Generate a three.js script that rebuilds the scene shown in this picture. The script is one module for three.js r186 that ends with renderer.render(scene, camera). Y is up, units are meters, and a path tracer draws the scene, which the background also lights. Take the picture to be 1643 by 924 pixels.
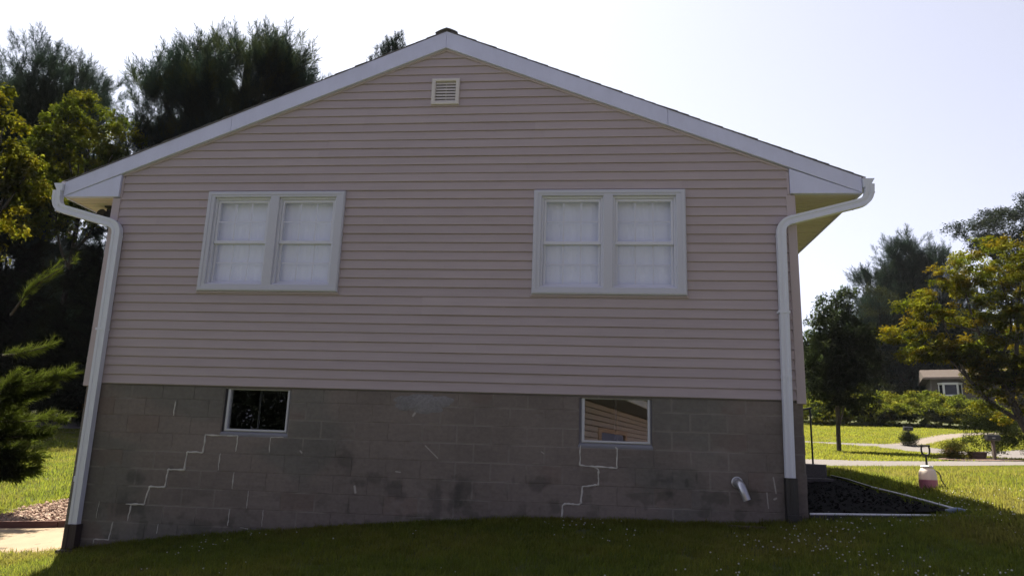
import * as THREE from 'three';
import { mergeGeometries } from 'three/addons/utils/BufferGeometryUtils.js';
import { TessellateModifier } from 'three/addons/modifiers/TessellateModifier.js';

// ------------------------------------------------------------------ camera, sky, sun, exposure
const scene = new THREE.Scene();
const camera = new THREE.PerspectiveCamera(43.62, 1024 / 575, 0.1, 600);
camera.position.set(0, -0.5786, 7.7518);
camera.rotation.order = 'YXZ';
camera.rotation.set(0.2193, 0.1113, 0.0338);
const renderer = new THREE.WebGLRenderer({ antialias: true });
renderer.setSize(1024, 575);
renderer.toneMapping = THREE.LinearToneMapping;
scene.fog = new THREE.FogExp2(new THREE.Color().setRGB(0.8, 0.88, 1), 0.00012);
renderer.toneMappingExposure = 3.6;
renderer.outputColorSpace = THREE.SRGBColorSpace;
renderer.shadowMap.enabled = true;
const TO_SUN = new THREE.Vector3(-0.32, 1, -0.5).normalize();
{
  const w = 512, h = 256, a = new Float32Array(w * h * 4), d = new THREE.Vector3();
  for (let j = 0; j < h; j++) for (let i = 0; i < w; i++) {
    const th = ((j + 0.5) / h - 0.5) * Math.PI, ph = ((i + 0.5) / w - 0.5) * 2 * Math.PI;
    d.set(Math.cos(th) * Math.cos(ph), Math.sin(th), Math.cos(th) * Math.sin(ph));
    const c = d.dot(TO_SUN), el = Math.max(d.y, 0);
    const az = (d.x * TO_SUN.x + d.z * TO_SUN.z) / Math.max(1e-4, Math.hypot(d.x, d.z) * Math.hypot(TO_SUN.x, TO_SUN.z));
    const haze = Math.exp(-el * 1.25) * Math.pow(0.5 + 0.5 * az, 1.1), glow = 0.14 * Math.pow(Math.max(0, 0.5 + 0.5 * c), 8) + 0.7 * Math.pow(Math.max(0, c), 24), pale = Math.exp(-el * 6);
    for (let k = 0; k < 3; k++) a[(j * w + i) * 4 + k] = [0.042, 0.0435, 0.074][k] + [0.036, 0.03, 0.036][k] * pale + [0.35, 0.375, 0.435][k] * haze + glow * [1, 0.98, 0.93][k];
    a[(j * w + i) * 4 + 3] = 1;
  }
  const t = new THREE.DataTexture(a, w, h, THREE.RGBAFormat, THREE.FloatType);
  t.mapping = THREE.EquirectangularReflectionMapping;
  t.magFilter = t.minFilter = THREE.LinearFilter;
  t.needsUpdate = true;
  scene.background = t;
  scene.environment = t;
}
const sun = new THREE.DirectionalLight(new THREE.Color().setRGB(1, 0.89, 0.7), 5);
sun.position.copy(TO_SUN).multiplyScalar(80);
sun.castShadow = true;
sun.shadow.mapSize.set(2048, 2048);
Object.assign(sun.shadow.camera, { left: -50, right: 50, top: 60, bottom: -60, near: 1, far: 220 });
sun.shadow.radius = 1.2;
scene.add(sun, sun.target);

// ------------------------------------------------------------------ helpers
function rng(seed) { let s = seed >>> 0; return () => { s = (s + 0x6d2b79f5) >>> 0; let t = s; t = Math.imul(t ^ (t >>> 15), t | 1); t ^= t + Math.imul(t ^ (t >>> 7), t | 61); return ((t ^ (t >>> 14)) >>> 0) / 4294967296; }; }
function h2(x, y, s) { let n = Math.imul(x | 0, 374761393) + Math.imul(y | 0, 668265263) + Math.imul(s | 0, 974634777); n = Math.imul(n ^ (n >>> 13), 1274126177); return ((n ^ (n >>> 16)) >>> 0) / 4294967296; }
function vn(x, y, s = 0, p = 0) {
  const i = Math.floor(x), j = Math.floor(y), f = x - i, g = y - j, u = f * f * (3 - 2 * f), v = g * g * (3 - 2 * g), m = (q) => (p ? ((q % p) + p) % p : q);
  const a = h2(m(i), m(j), s), b = h2(m(i + 1), m(j), s), c = h2(m(i), m(j + 1), s), e = h2(m(i + 1), m(j + 1), s);
  return a + (b - a) * u + (c - a) * v + (a - b - c + e) * u * v;
}
function fbm(x, y, s = 0, o = 4, p = 0) { let r = 0, a = 0.5, n = 0; for (let k = 0; k < o; k++) { r += a * vn(x, y, s + k, p); n += a; a *= 0.5; x *= 2; y *= 2; p *= 2; } return r / n; }
const ss = (a, b, x) => { const t = Math.min(1, Math.max(0, (x - a) / (b - a))); return t * t * (3 - 2 * t); };
const enc = (v) => { v = Math.min(1, Math.max(0, v)); return Math.round(255 * (v <= 0.0031308 ? 12.92 * v : 1.055 * Math.pow(v, 1 / 2.4) - 0.055)); };
function tex(w, h, fn, color = true) {
  const a = new Uint8Array(w * h * 4);
  for (let j = 0; j < h; j++) for (let i = 0; i < w; i++) {
    const c = fn((i + 0.5) / w, (j + 0.5) / h), k = (j * w + i) * 4;
    for (let q = 0; q < 3; q++) a[k + q] = color ? enc(c[q]) : Math.round(255 * Math.min(1, Math.max(0, c[q])));
    a[k + 3] = 255;
  }
  const t = new THREE.DataTexture(a, w, h, THREE.RGBAFormat);
  t.wrapS = t.wrapT = THREE.RepeatWrapping; t.magFilter = THREE.LinearFilter; t.minFilter = THREE.LinearMipmapLinearFilter; t.generateMipmaps = true;
  if (color) t.colorSpace = THREE.SRGBColorSpace;
  t.needsUpdate = true;
  return t;
}
const rgb = (r, g, b) => new THREE.Color().setRGB(r, g, b);
const std = (c, o = {}) => new THREE.MeshStandardMaterial({ color: rgb(...c), roughness: 0.8, ...o });
const phy = (c, o = {}) => new THREE.MeshPhysicalMaterial({ color: rgb(...c), roughness: 0.8, ...o });
const taken = {};
function numbered(n) { const k = taken[n] ?? 0; taken[n] = k + 1; return k ? `${n}_${String(k).padStart(3, '0')}` : n; }
function mesh(name, geo, mat, parent = scene) {
  const g = Array.isArray(geo) ? (geo.length > 1 ? mergeGeometries(geo.map((q) => (q.index ? q.toNonIndexed() : q))) : geo[0]) : geo;
  const m = new THREE.Mesh(g, mat); m.name = parent === scene ? numbered(name) : name;
  m.castShadow = m.receiveShadow = true; parent.add(m); return m;
}
function group(name, parent = scene, pos) { const g = new THREE.Group(); g.name = parent === scene ? numbered(name) : name; if (pos) g.position.set(...pos); parent.add(g); return g; }
function tag(o, label, category, grp) { o.userData.label = label; o.userData.category = category; if (grp) o.userData.group = grp; return o; }
function kind(o, k, label) { o.userData.kind = k; if (label) o.userData.label = label; return o; }
function box(x0, x1, y0, y1, z0, z1) { const g = new THREE.BoxGeometry(x1 - x0, y1 - y0, z1 - z0); g.translate((x0 + x1) / 2, (y0 + y1) / 2, (z0 + z1) / 2); return g; }
function bufGeo(pos, idx, uv) {
  let g = new THREE.BufferGeometry();
  g.setAttribute('position', new THREE.Float32BufferAttribute(pos, 3));
  g.setAttribute('uv', new THREE.Float32BufferAttribute(uv ?? new Array((pos.length / 3) * 2).fill(0), 2));
  g.setIndex(idx); g = g.toNonIndexed(); g.computeVertexNormals(); return g;
}
function smoothGeo(pos, idx, uv) {
  const g = new THREE.BufferGeometry();
  g.setAttribute('position', new THREE.Float32BufferAttribute(pos, 3));
  g.setAttribute('uv', new THREE.Float32BufferAttribute(uv ?? new Array((pos.length / 3) * 2).fill(0), 2));
  g.setIndex(idx); g.computeVertexNormals(); return g;
}
function poly(pts, z0, z1, bevel = 0) {               // polygon in the wall plane, extruded along z
  const s = new THREE.Shape(pts.map((p) => new THREE.Vector2(p[0], p[1])));
  const g = new THREE.ExtrudeGeometry(s, { depth: z1 - z0 - 2 * bevel, bevelEnabled: bevel > 0, bevelThickness: bevel, bevelSize: bevel, bevelOffset: -bevel, bevelSegments: 1 });
  g.translate(0, 0, z0 + bevel); return g;
}
const rect = (x0, y0, x1, y1) => [[x0, y0], [x1, y0], [x1, y1], [x0, y1]];
function ring(outer, holes, z0, z1, bevel = 0.003) {
  const s = new THREE.Shape(outer.map((p) => new THREE.Vector2(...p)));
  for (const h of holes) s.holes.push(new THREE.Path(h.map((p) => new THREE.Vector2(...p))));
  const g = new THREE.ExtrudeGeometry(s, { depth: z1 - z0 - 2 * bevel, bevelEnabled: bevel > 0, bevelThickness: bevel, bevelSize: bevel, bevelOffset: -bevel, bevelSegments: 1 });
  g.translate(0, 0, z0 + bevel); return g;
}
function tube(points, radii, seg = 7) {               // tapered limb through points
  const c = new THREE.CatmullRomCurve3(points.map((p) => new THREE.Vector3(...p))), n = Math.max(4, points.length * 4);
  const fr = c.computeFrenetFrames(n, false), pos = [], idx = [], uv = [];
  for (let i = 0; i <= n; i++) {
    const t = i / n, p = c.getPointAt(t), f = t * (radii.length - 1), k = Math.min(radii.length - 2, Math.floor(f)), r = radii[k] + (radii[k + 1] - radii[k]) * (f - k);
    for (let j = 0; j <= seg; j++) {
      const a = (j / seg) * Math.PI * 2, v = fr.normals[i].clone().multiplyScalar(Math.cos(a) * r).addScaledVector(fr.binormals[i], Math.sin(a) * r).add(p);
      pos.push(v.x, v.y, v.z); uv.push(j / seg * 0.5, t * 4);
      if (i < n && j < seg) { const q = i * (seg + 1) + j; idx.push(q, q + 1, q + seg + 1, q + 1, q + seg + 2, q + seg + 1); }
    }
  }
  return smoothGeo(pos, idx, uv);
}
function sweepXY(path, z, hw, hd, closeEnds = true) {  // rectangular pipe along a path in an x-y plane
  const sec = [[-hw, -hd], [-hw, hd], [-hw * 0.4, hd], [-hw * 0.3, hd * 0.86], [hw * 0.3, hd * 0.86], [hw * 0.4, hd], [hw, hd], [hw, -hd]], m = sec.length, pos = [], idx = [];
  for (let i = 0; i < path.length; i++) {
    const a = path[Math.max(0, i - 1)], b = path[Math.min(path.length - 1, i + 1)], tx = b[0] - a[0], ty = b[1] - a[1], l = Math.hypot(tx, ty);
    for (const [s, d] of sec) pos.push(path[i][0] - (ty / l) * s, path[i][1] + (tx / l) * s, z + d);
    if (i) for (let j = 0; j < m; j++) { const p = (i - 1) * m + j, q = (i - 1) * m + (j + 1) % m; idx.push(p, q, p + m, q, q + m, p + m); }
  }
  if (closeEnds) for (const o of [0, (path.length - 1) * m]) for (let j = 1; j < m - 1; j++) idx.push(o, o + j, o + j + 1);
  return bufGeo(pos, idx);
}
function rounded(pts, r, n = 6) {                     // polyline with rounded corners
  const out = [pts[0]];
  for (let i = 1; i < pts.length - 1; i++) {
    const p = pts[i], a = pts[i - 1], b = pts[i + 1], la = Math.hypot(a[0] - p[0], a[1] - p[1]), lb = Math.hypot(b[0] - p[0], b[1] - p[1]);
    const s = [p[0] + (a[0] - p[0]) / la * r, p[1] + (a[1] - p[1]) / la * r], e = [p[0] + (b[0] - p[0]) / lb * r, p[1] + (b[1] - p[1]) / lb * r];
    for (let k = 0; k <= n; k++) { const t = k / n, u = 1 - t; out.push([u * u * s[0] + 2 * u * t * p[0] + t * t * e[0], u * u * s[1] + 2 * u * t * p[1] + t * t * e[1]]); }
  }
  out.push(pts[pts.length - 1]); return out;
}

// ------------------------------------------------------------------ ground
const CP = [[-5.75, 0, -1.86], [-4.65, 0, -1.69], [-3.6, 0, -1.57], [-2.5, 0, -1.45], [-1.58, 0, -1.37], [-0.28, 0, -1.29], [0.98, 0, -1.27], [1.59, 0, -1.27], [2.19, 0, -1.19], [3.6, 0.05, -1.1], [4.2, 0, -1.06],
  [-6, 3, -2.28], [-2, 3, -1.78], [2, 3, -1.55], [5, 3, -1.4], [9, 3, -1.15], [-6, 8, -2.75], [0, 8, -2.2], [6, 8, -1.85], [12, 8, -1.4], [-10, 18, -3.2], [0, 18, -2.8], [12, 18, -2.3], [-20, 20, -3.6], [0, 45, -4], [-45, 30, -5], [45, 30, -2.5],
  [-6.4, 0, -1.95], [-7, -0.7, -1.93], [-8, -3, -1.74], [-7, -4, -1.6], [-11, -6, -1.5], [-14, -12, -1.08], [-19, -16, -0.5], [-28, -24, 0.1], [-20, -40, 1.5], [-40, -30, 0.2], [-12, 0, -2.3], [-22, 0, -2.5], [-6, -9, -1.1], [-1.8, -6, -1.15], [-1.8, -14, -0.8],
  [3.6, -1.1, -1.04], [3.55, -2, -0.99], [3.5, -2.8, -0.92], [3.4, -3.3, -0.87], [4.02, -1.6, -0.94], [6, 0, -0.96], [10, 0, -0.85], [16, 0, -0.6], [6, -10, -0.84], [8, -18, -0.8], [14.1, -18, -0.58], [7.4, -21.5, -0.62], [14.5, -21, -0.48],
  [11.27, -27, -0.27], [16.4, -36, 0.3], [18.2, -36, 0.33], [17.2, -30, -0.25], [16.6, -26, -0.3], [25, -26, -0.3], [12.9, -36, 0.33], [21.5, -42, 1.2], [28, -50, 1.88], [17, -50, 1.86], [30, -60, 3.2], [10, -60, 3], [20, -85, 6], [60, -85, 6.5], [-20, -85, 4.5], [45, -40, 1.5], [40, 0, 0], [70, 0, 0], [-70, 0, -3], [-70, -60, 2], [70, -60, 4]];
const gy = (() => {
  const n = CP.length, N = n + 3, U = (a, b) => { const r = Math.hypot(a, b); return r > 1e-9 ? r * r * Math.log(r) : 0; };
  const A = Array.from({ length: N }, () => new Float64Array(N + 1));
  for (let i = 0; i < n; i++) {
    for (let j = 0; j < n; j++) A[i][j] = U(CP[i][0] - CP[j][0], CP[i][1] - CP[j][1]);
    A[i][i] += 0.15; A[i][n] = A[n][i] = 1; A[i][n + 1] = A[n + 1][i] = CP[i][0]; A[i][n + 2] = A[n + 2][i] = CP[i][1]; A[i][N] = CP[i][2];
  }
  for (let c = 0; c < N; c++) {
    let p = c; for (let r = c + 1; r < N; r++) if (Math.abs(A[r][c]) > Math.abs(A[p][c])) p = r;
    [A[c], A[p]] = [A[p], A[c]];
    for (let r = 0; r < N; r++) if (r !== c) { const f = A[r][c] / A[c][c]; if (f) for (let k = c; k <= N; k++) A[r][k] -= f * A[c][k]; }
  }
  const w = A.map((r, i) => r[N] / r[i]);
  return (x, z) => { let s = w[n] + w[n + 1] * x + w[n + 2] * z; for (let i = 0; i < n; i++) s += w[i] * U(x - CP[i][0], z - CP[i][1]); return s; };
})();
function spaced(lo, hi, a, b, fine, ratio) {          // coordinates: fine between a and b, growing outside
  const v = []; for (let x = a; x <= b + 1e-6; x += fine) v.push(x);
  let s = fine, x = b; while (x < hi) { s *= ratio; x += s; v.push(Math.min(x, hi)); }
  s = fine; x = a; while (x > lo) { s *= ratio; x -= s; v.unshift(Math.max(x, lo)); }
  return v;
}
const soilTex = tex(512, 512, (u, v) => { const n = fbm(u * 8, v * 8, 3, 5, 8), m = fbm(u * 40, v * 40, 9, 3, 40), k = 0.6 + 0.8 * m; return [(0.034 + 0.024 * n) * k, (0.042 + 0.026 * n) * k, (0.014 + 0.007 * n) * k]; });
{
  const xs = spaced(-140, 140, -9, 16, 0.4, 1.06), zs = spaced(-150, 90, -22, 5, 0.4, 1.06), pos = [], idx = [], uv = [];
  for (const z of zs) for (const x of xs) { const cx = Math.max(-75, Math.min(75, x)), cz = Math.max(-88, Math.min(48, z)); pos.push(x, gy(cx, cz), z); uv.push(x / 3, z / 3); }
  const m = xs.length;
  for (let j = 0; j < zs.length - 1; j++) for (let i = 0; i < m - 1; i++) { const q = j * m + i; idx.push(q, q + m, q + 1, q + 1, q + m, q + m + 1); }
  kind(mesh('ground', smoothGeo(pos, idx, uv), std([1, 1, 1], { map: soilTex, roughness: 1 })), 'structure');
}
function drape(name, pts, mat, lift, cell = 0.5, uvs = 1) {
  let g = new THREE.ShapeGeometry(new THREE.Shape(pts.map((p) => new THREE.Vector2(p[0], -p[1]))));
  g = new TessellateModifier(cell, 9).modify(g.toNonIndexed());
  const p = g.attributes.position, uv = [];
  for (let i = 0; i < p.count; i++) { const x = p.getX(i), z = -p.getY(i); p.setXYZ(i, x, gy(x, z) + lift, z); uv.push(x / uvs, z / uvs); }
  g.setAttribute('uv', new THREE.Float32BufferAttribute(uv, 2)); g.computeVertexNormals();
  return kind(mesh(name, g, mat), 'structure');
}
const grit = tex(512, 512, (u, v) => { const n = fbm(u * 6, v * 6, 21, 4, 6), m = fbm(u * 90, v * 90, 5, 2, 90), k = 0.62 + 0.36 * n + 0.4 * (m - 0.5); return [k, k, k]; });
const asphalt = std([0.13, 0.12, 0.125], { map: grit, roughness: 0.95 }), paleConc = std([0.26, 0.22, 0.18], { map: grit, roughness: 0.95 });
const ROAD = [[-40, -16.4], [0, -17], [7.8, -17.3], [14, -17.75], [24, -18.4], [60, -19.5], [60, -25], [30, -22.6], [15.6, -20.8], [11.8, -20.6], [8.4, -21.25], [0, -21.2], [-40, -21.5]];
const STREET = [[-20, -36.3], [12.9, -36.2], [16.4, -36.4], [18.3, -36], [19.6, -32.8], [23, -34], [40, -36], [40, -21.9], [24, -22.3], [17.2, -21.6], [16.4, -25], [17.3, -31], [15.4, -34.4], [12.9, -35.1], [-20, -35.2]];
const DRIVE = [[16.6, -35.9], [26.4, -45.7], [29, -47], [28.2, -43.9], [25, -42.2], [18.6, -35.7]];
const WALK = [[5.95, -7.9], [6.7, -9.8], [8.3, -15.3], [7.2, -14.3], [5.9, -9.6], [5.55, -8.6]];
const PAD = [[-5.76, 0.02], [-6.4, -0.06], [-7.4, -0.2], [-12, -0.6], [-12, -2.1], [-8.2, -1.75], [-7.05, -1.62], [-5.76, -1.55]];
drape('road', ROAD, asphalt, 0.03, 0.8);
drape('street', STREET, asphalt, 0.034, 0.8);
drape('driveway', DRIVE, std([0.17, 0.145, 0.13], { map: grit, roughness: 0.95 }), 0.03, 0.8);
drape('neighbour_driveway', [[1.6, 10.5], [9, 9.5], [13, 26], [4.6, 27.5]], paleConc, 0.03, 0.8);
drape('walkway', WALK, paleConc, 0.03, 0.5);
const concTex = tex(512, 512, (u, v) => { const n = fbm(u * 4, v * 4, 31, 5, 4), m = fbm(u * 120, v * 120, 15, 2, 120), s = ss(0.68, 0.76, fbm(u * 10, v * 10, 77, 3, 10)), k = (0.78 + 0.3 * n + 0.16 * (m - 0.5)) * (1 - 0.3 * s); return [k, k * 0.985, k * 0.96]; });
drape('concrete_pad', PAD, std([0.225, 0.172, 0.122], { map: concTex, roughness: 0.95 }), 0.02, 0.3, 1.2);
const barkMulch = drape('plant_bed', [[13.2, -22], [14.4, -23.4], [16.2, -23.6], [16.2, -21.2], [15.2, -20.85], [13.6, -21]], std([0.16, 0.1, 0.08], { map: grit }), 0.05, 0.5);
drape('tree_bed', [[10.2, -26.4], [11.5, -25.8], [12.8, -26.6], [12.6, -27.6], [11.2, -28], [10.1, -27.4]], std([0.2, 0.16, 0.09], { map: grit }), 0.04, 0.5);
drape('gravel_bed', [[-5.76, -1.6], [-7.05, -1.7], [-8.3, -1.85], [-8.6, -2.2], [-8.75, -3.2], [-8.45, -4.2], [-5.76, -5.2]], std([0.15, 0.1, 0.08], { map: grit }), 0.02, 0.4);
drape('mulch_bed', [[2.2, -0.03], [3.57, -0.02], [3.57, -1.1], [3.52, -2], [3.47, -2.8], [3.38, -3.3], [2.2, -3.3]], phy([0.008, 0.0075, 0.008], { map: grit, roughness: 1, specularIntensity: 0.08 }), 0.065, 0.15, 0.6);

// ------------------------------------------------------------------ house materials
const grain = tex(512, 256, (u, v) => { const n = fbm(u * 6, v * 96, 41, 3, 6 * 16), m = fbm(u * 5, v * 4, 11, 4, 20), k = 0.9 + 0.1 * n + 0.12 * (m - 0.5); return [k, k * 0.995, k]; });
const grainBump = tex(512, 256, (u, v) => { const n = fbm(u * 8, v * 80, 43, 3, 640); return [n, n, n]; }, false);
const siding = [0, 1, 2, 3].map((i) => std([[0.415, 0.355, 0.366], [0.425, 0.364, 0.374], [0.406, 0.347, 0.36], [0.417, 0.358, 0.368]][i], { map: grain, bumpMap: grainBump, bumpScale: 0.0006, roughness: 0.62 }));
const trimPink = std([0.425, 0.365, 0.375], { roughness: 0.55 });
const whitePaint = std([0.62, 0.65, 0.85], { map: tex(256, 256, (u, v) => { const n = fbm(u * 5, v * 5, 51, 4, 5), m = fbm(u * 30, v * 8, 55, 3, 40), k = 0.9 + 0.12 * n + 0.06 * (m - 0.5); return [k, k, k]; }), roughness: 0.5 });
const winTrim = std([0.51, 0.525, 0.6], { roughness: 0.5 }), vinyl = std([0.62, 0.64, 0.72], { roughness: 0.42 });
const soffitMat = std([0.58, 0.53, 0.46], { roughness: 0.55 });
const shingleMat = std([0.22, 0.21, 0.24], { map: grit, roughness: 0.95 });
const pipeWhite = std([0.62, 0.65, 0.73], { roughness: 0.4 });
const glass = phy([1, 1, 1], { transmission: 1, thickness: 0, roughness: 0.0, ior: 1.95, side: THREE.DoubleSide });
const doublePane = phy([0.7, 0.72, 0.74], { transmission: 1, thickness: 0, roughness: 0.0, ior: 2.7, side: THREE.DoubleSide });
const darkPlastic = std([0.02, 0.02, 0.021], { roughness: 0.45 });
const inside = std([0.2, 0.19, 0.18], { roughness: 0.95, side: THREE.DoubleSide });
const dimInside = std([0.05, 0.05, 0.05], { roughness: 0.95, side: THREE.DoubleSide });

// geometry of the gable end: wall plane z = 0, y = 0 at the foot of the siding
const XL = -5.745, XR = 2.185, PX = -1.76, SL = 0.403, ZB = -11.5;
const rakeLow = (x) => 4.11 - SL * Math.abs(x - PX);
const house = tag(group('house'), 'large pinkish beige vinyl sided house on a dark painted block foundation', 'house');

// ---- gable wall: boards round the windows
const WIN = [[-4.545, 1.085, -2.86, 2.295], [-0.645, 1.085, 1.04, 2.295]], VENT = [-1.91, 3.378, -1.574, 3.715];
const gable = group('gable_wall', house);
{
  const e = 0.105, r = rng(4), prof = [[0, 0.0], [0.0005, 0.0165], [0.004, 0.0185], [0.05, 0.0125], [0.092, 0.006], [0.105, 0.003], [0.112, -0.002]];
  const zAt = (y) => { for (let i = 1; i < prof.length - 1; i++) if (y <= prof[i + 1][0]) { const [a, b] = [prof[i], prof[i + 1]]; return a[1] + (b[1] - a[1]) * (y - a[0]) / (b[0] - a[0]); } return prof[prof.length - 1][1]; };
  const limL = (y) => (y < 2.22 ? XL + 0.06 : Math.max(XL + 0.075, PX - (4.11 - y - 0.022) / SL));
  const limR = (y) => (y < 2.22 ? XR - 0.06 : Math.min(XR - 0.04, PX + (4.11 - y - 0.022) / SL));
  function board(k, y0, y1, x0, x1, dz) {             // x0, x1: functions of y or numbers
    const base = k * e, ys = [];
    if (y0 <= base + 1e-6) ys.push([base, prof[0][1] - 0.004], [base + 0.0005, prof[1][1]]); else ys.push([y0, zAt(y0 - base)]);
    for (const [py] of prof.slice(2)) if (base + py > y0 + 1e-4 && base + py < y1 - 1e-4) ys.push([base + py, zAt(py)]);
    ys.push([y1, y1 - base >= 0.111 ? prof[6][1] : zAt(y1 - base)]);
    const pos = [], idx = [], uv = [], ou = r() * 7, X0 = typeof x0 === 'number' ? () => x0 : x0, X1 = typeof x1 === 'number' ? () => x1 : x1;
    const m = Math.max(1, Math.ceil((X1(ys[0][0]) - X0(ys[0][0])) / 0.4));
    for (const [y, z] of ys) { const a = X0(y), b = Math.max(X1(y), a); for (let j = 0; j <= m; j++) { const x = a + (b - a) * j / m; pos.push(x, y + 0.0035 * (vn(x * 1.1 + k * 5.1, k * 0.3, 77) - 0.5), z + dz + 0.0035 * (vn(x * 1.3, k * 0.7 + y * 3, 78) - 0.5)); uv.push(x / 2.4 + ou, y / 1.2 + ou); } }
    for (let i = 0; i < ys.length - 1; i++) for (let j = 0; j < m; j++) { const q = i * (m + 1) + j; idx.push(q, q + 1, q + m + 1, q + 1, q + m + 2, q + m + 1); }
    mesh('siding_board', bufGeo(pos, idx, uv), siding[Math.floor(r() * 4)], gable);
  }
  for (let k = 0; k < 39; k++) {
    const b = k * e, t = b + 0.112, cuts = [];
    for (const w of [...WIN, VENT]) if (t > w[1] + 0.005 && b < w[3] - 0.005) cuts.push(w);
    const dz = (r() - 0.5) * 0.0012, top = Math.min(t, 4.08);
    if (!cuts.length) {
      const L = limL(b), R = limR(b);
      if (R - L > 3.5) {                               // boards come in lengths that overlap
        const c = L + (R - L) * (0.25 + 0.5 * h2(Math.floor(k / 2), 3, 8));
        board(k, b, top, limL, c, dz); board(k, b, top, c - 0.001, limR, dz + 0.0028);
      } else board(k, b, top, limL, limR, dz);
      continue;
    }
    let x = limL;
    for (const w of cuts) {
      board(k, b, top, x, w[0] + 0.012, dz);
      if (b < w[1]) board(k, b, w[1] + 0.012, w[0] + 0.012, w[2] - 0.012, dz + 0.0005);
      if (t > w[3]) board(k, w[3] - 0.012, top, w[0] + 0.012, w[2] - 0.012, dz + 0.0005);
      x = w[2] - 0.012;
    }
    board(k, b, top, x, limR, dz);
  }
  const g = ring([[XL + 0.02, -0.012], [XR - 0.02, -0.012], [XR - 0.02, 2.5], [PX, 4.1], [XL + 0.02, 2.5]], WIN.map((w) => rect(w[0] + 0.05, w[1] + 0.05, w[2] - 0.05, w[3] - 0.05)).concat([rect(VENT[0] + 0.03, VENT[1] + 0.03, VENT[2] - 0.03, VENT[3] - 0.03)]), -0.13, -0.006, 0);
  mesh('sheathing', g, inside, gable);
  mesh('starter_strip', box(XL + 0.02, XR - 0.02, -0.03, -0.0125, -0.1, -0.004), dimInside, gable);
}
for (const [a, b] of [[XL - 0.033, XL + 0.068], [XR - 0.062, XR + 0.033]]) {
  const g = [ring(rect(a, -0.036, b, 2.228), [], -0.005, 0.025, 0.004)];
  const out = a < -3 ? a : b - 0.012;
  g.push(box(out, out + 0.012, -0.036, 2.228, -0.11, -0.0055));
  mesh('corner_post', g, trimPink, house);
}
for (const s of [-1, 1]) {                              // channel under the rake boards, then down to the soffit
  const y = (x) => rakeLow(x), xe = s < 0 ? XL + 0.055 : XR - 0.021;
  mesh('trim_channel', poly([[PX, 4.112], [xe, y(xe) + 0.002], [xe, y(xe) - 0.026], [PX, 4.084]], 0, 0.024, 0.003), trimPink, house);
  const a = s < 0 ? XL + 0.052 : XR - 0.046;
  mesh('trim_channel', ring(rect(a, 2.232, a + 0.026, y(xe) - 0.03), [], 0, 0.023, 0.003), trimPink, house);
}

// ---- rake boards, return panels, soffits, fascia, gutters, roof
const EL = -6.41, ER = 2.914;
for (const s of [-1, 1]) {
  const ex = s < 0 ? EL : ER, top = 4.328 - 0.409 * Math.abs(ex - PX), low = Math.max(2.24, rakeLow(ex));
  const seam = PX + (ex - PX) * 0.56, T = (x) => 4.328 - 0.409 * Math.abs(x - PX);
  mesh('rake_board', poly([[PX + s * 0.0005, 4.328], [PX + s * 0.0005, 4.11], [seam, rakeLow(seam)], [seam, T(seam)]], -0.01, 0.06, 0.004), whitePaint, house);
  mesh('rake_board', poly([[seam + s * 0.002, T(seam)], [seam + s * 0.002, rakeLow(seam)], [ex, low], [ex, top]], -0.01, 0.0585, 0.004), whitePaint, house);
  const ix = s < 0 ? XL + 0.05 : XR - 0.018;
  mesh('return_panel', poly([[ix, rakeLow(ix) - 0.004], [ix, 2.236], [ex + s * -0.002, 2.236], [ex - s * 0.01, low + 0.002]], -0.01, 0.05, 0.003), whitePaint, house);
  const soffit = group('soffit', house), x0 = s < 0 ? EL + 0.02 : XR + 0.022, x1 = s < 0 ? XL - 0.022 : ER - 0.02;
  const sp = []; { const pos = [], idx = []; const zs = [[0, 0], [-0.003, -0.008], [-0.086, -0.008], [-0.089, 0.008], [-0.1, 0.008], [-0.103, -0.008], [-0.186, -0.008], [-0.189, 0.008], [-0.2, 0.008], [-0.203, -0.008], [-0.286, -0.008], [-0.289, 0.008], [-0.3, 0.008]];
    for (const [z, y] of zs) pos.push(x0, y, z, x1, y, z);
    for (let i = 0; i < zs.length - 1; i++) { const q = 2 * i; idx.push(q, q + 1, q + 2, q + 1, q + 3, q + 2); }
    sp.push(bufGeo(pos, idx)); }
  for (let k = 0; k < 38; k++) { const m = mesh('soffit_panel', sp[0], soffitMat, soffit); m.position.set(0, 2.243, -0.012 - k * 0.3015); }
  mesh('fascia_board', box(s < 0 ? EL : ER - 0.02, s < 0 ? EL + 0.02 : ER, 2.228, s < 0 ? top - 0.03 : top - 0.03, ZB, -0.012), whitePaint, house);
  // gutter: K profile along the eave
  const gx = ex, P = [[0.004, 0.1], [0.004, 0], [0.068, 0], [0.082, 0.03], [0.098, 0.06], [0.11, 0.084], [0.122, 0.1], [0.112, 0.101], [0.104, 0.086], [0.092, 0.062], [0.076, 0.033], [0.064, 0.005], [0.009, 0.005], [0.009, 0.1]];
  const gut = poly(P.map(([a, b]) => [gx + s * a, top - 0.125 + b]), -11.4, 0.085);
  const gu = mesh('gutter', gut, pipeWhite, house);
  mesh('end_cap', poly(P.slice(0, 7).map(([a, b]) => [gx + s * a * 1.03, top - 0.126 + b]), 0.0852, 0.09), pipeWhite, gu);
  mesh('gutter_outlet', box(Math.min(gx + s * 0.02, gx + s * 0.08), Math.max(gx + s * 0.02, gx + s * 0.08), top - 0.16, top - 0.126, 0.025, 0.08), pipeWhite, gu);
}
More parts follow.
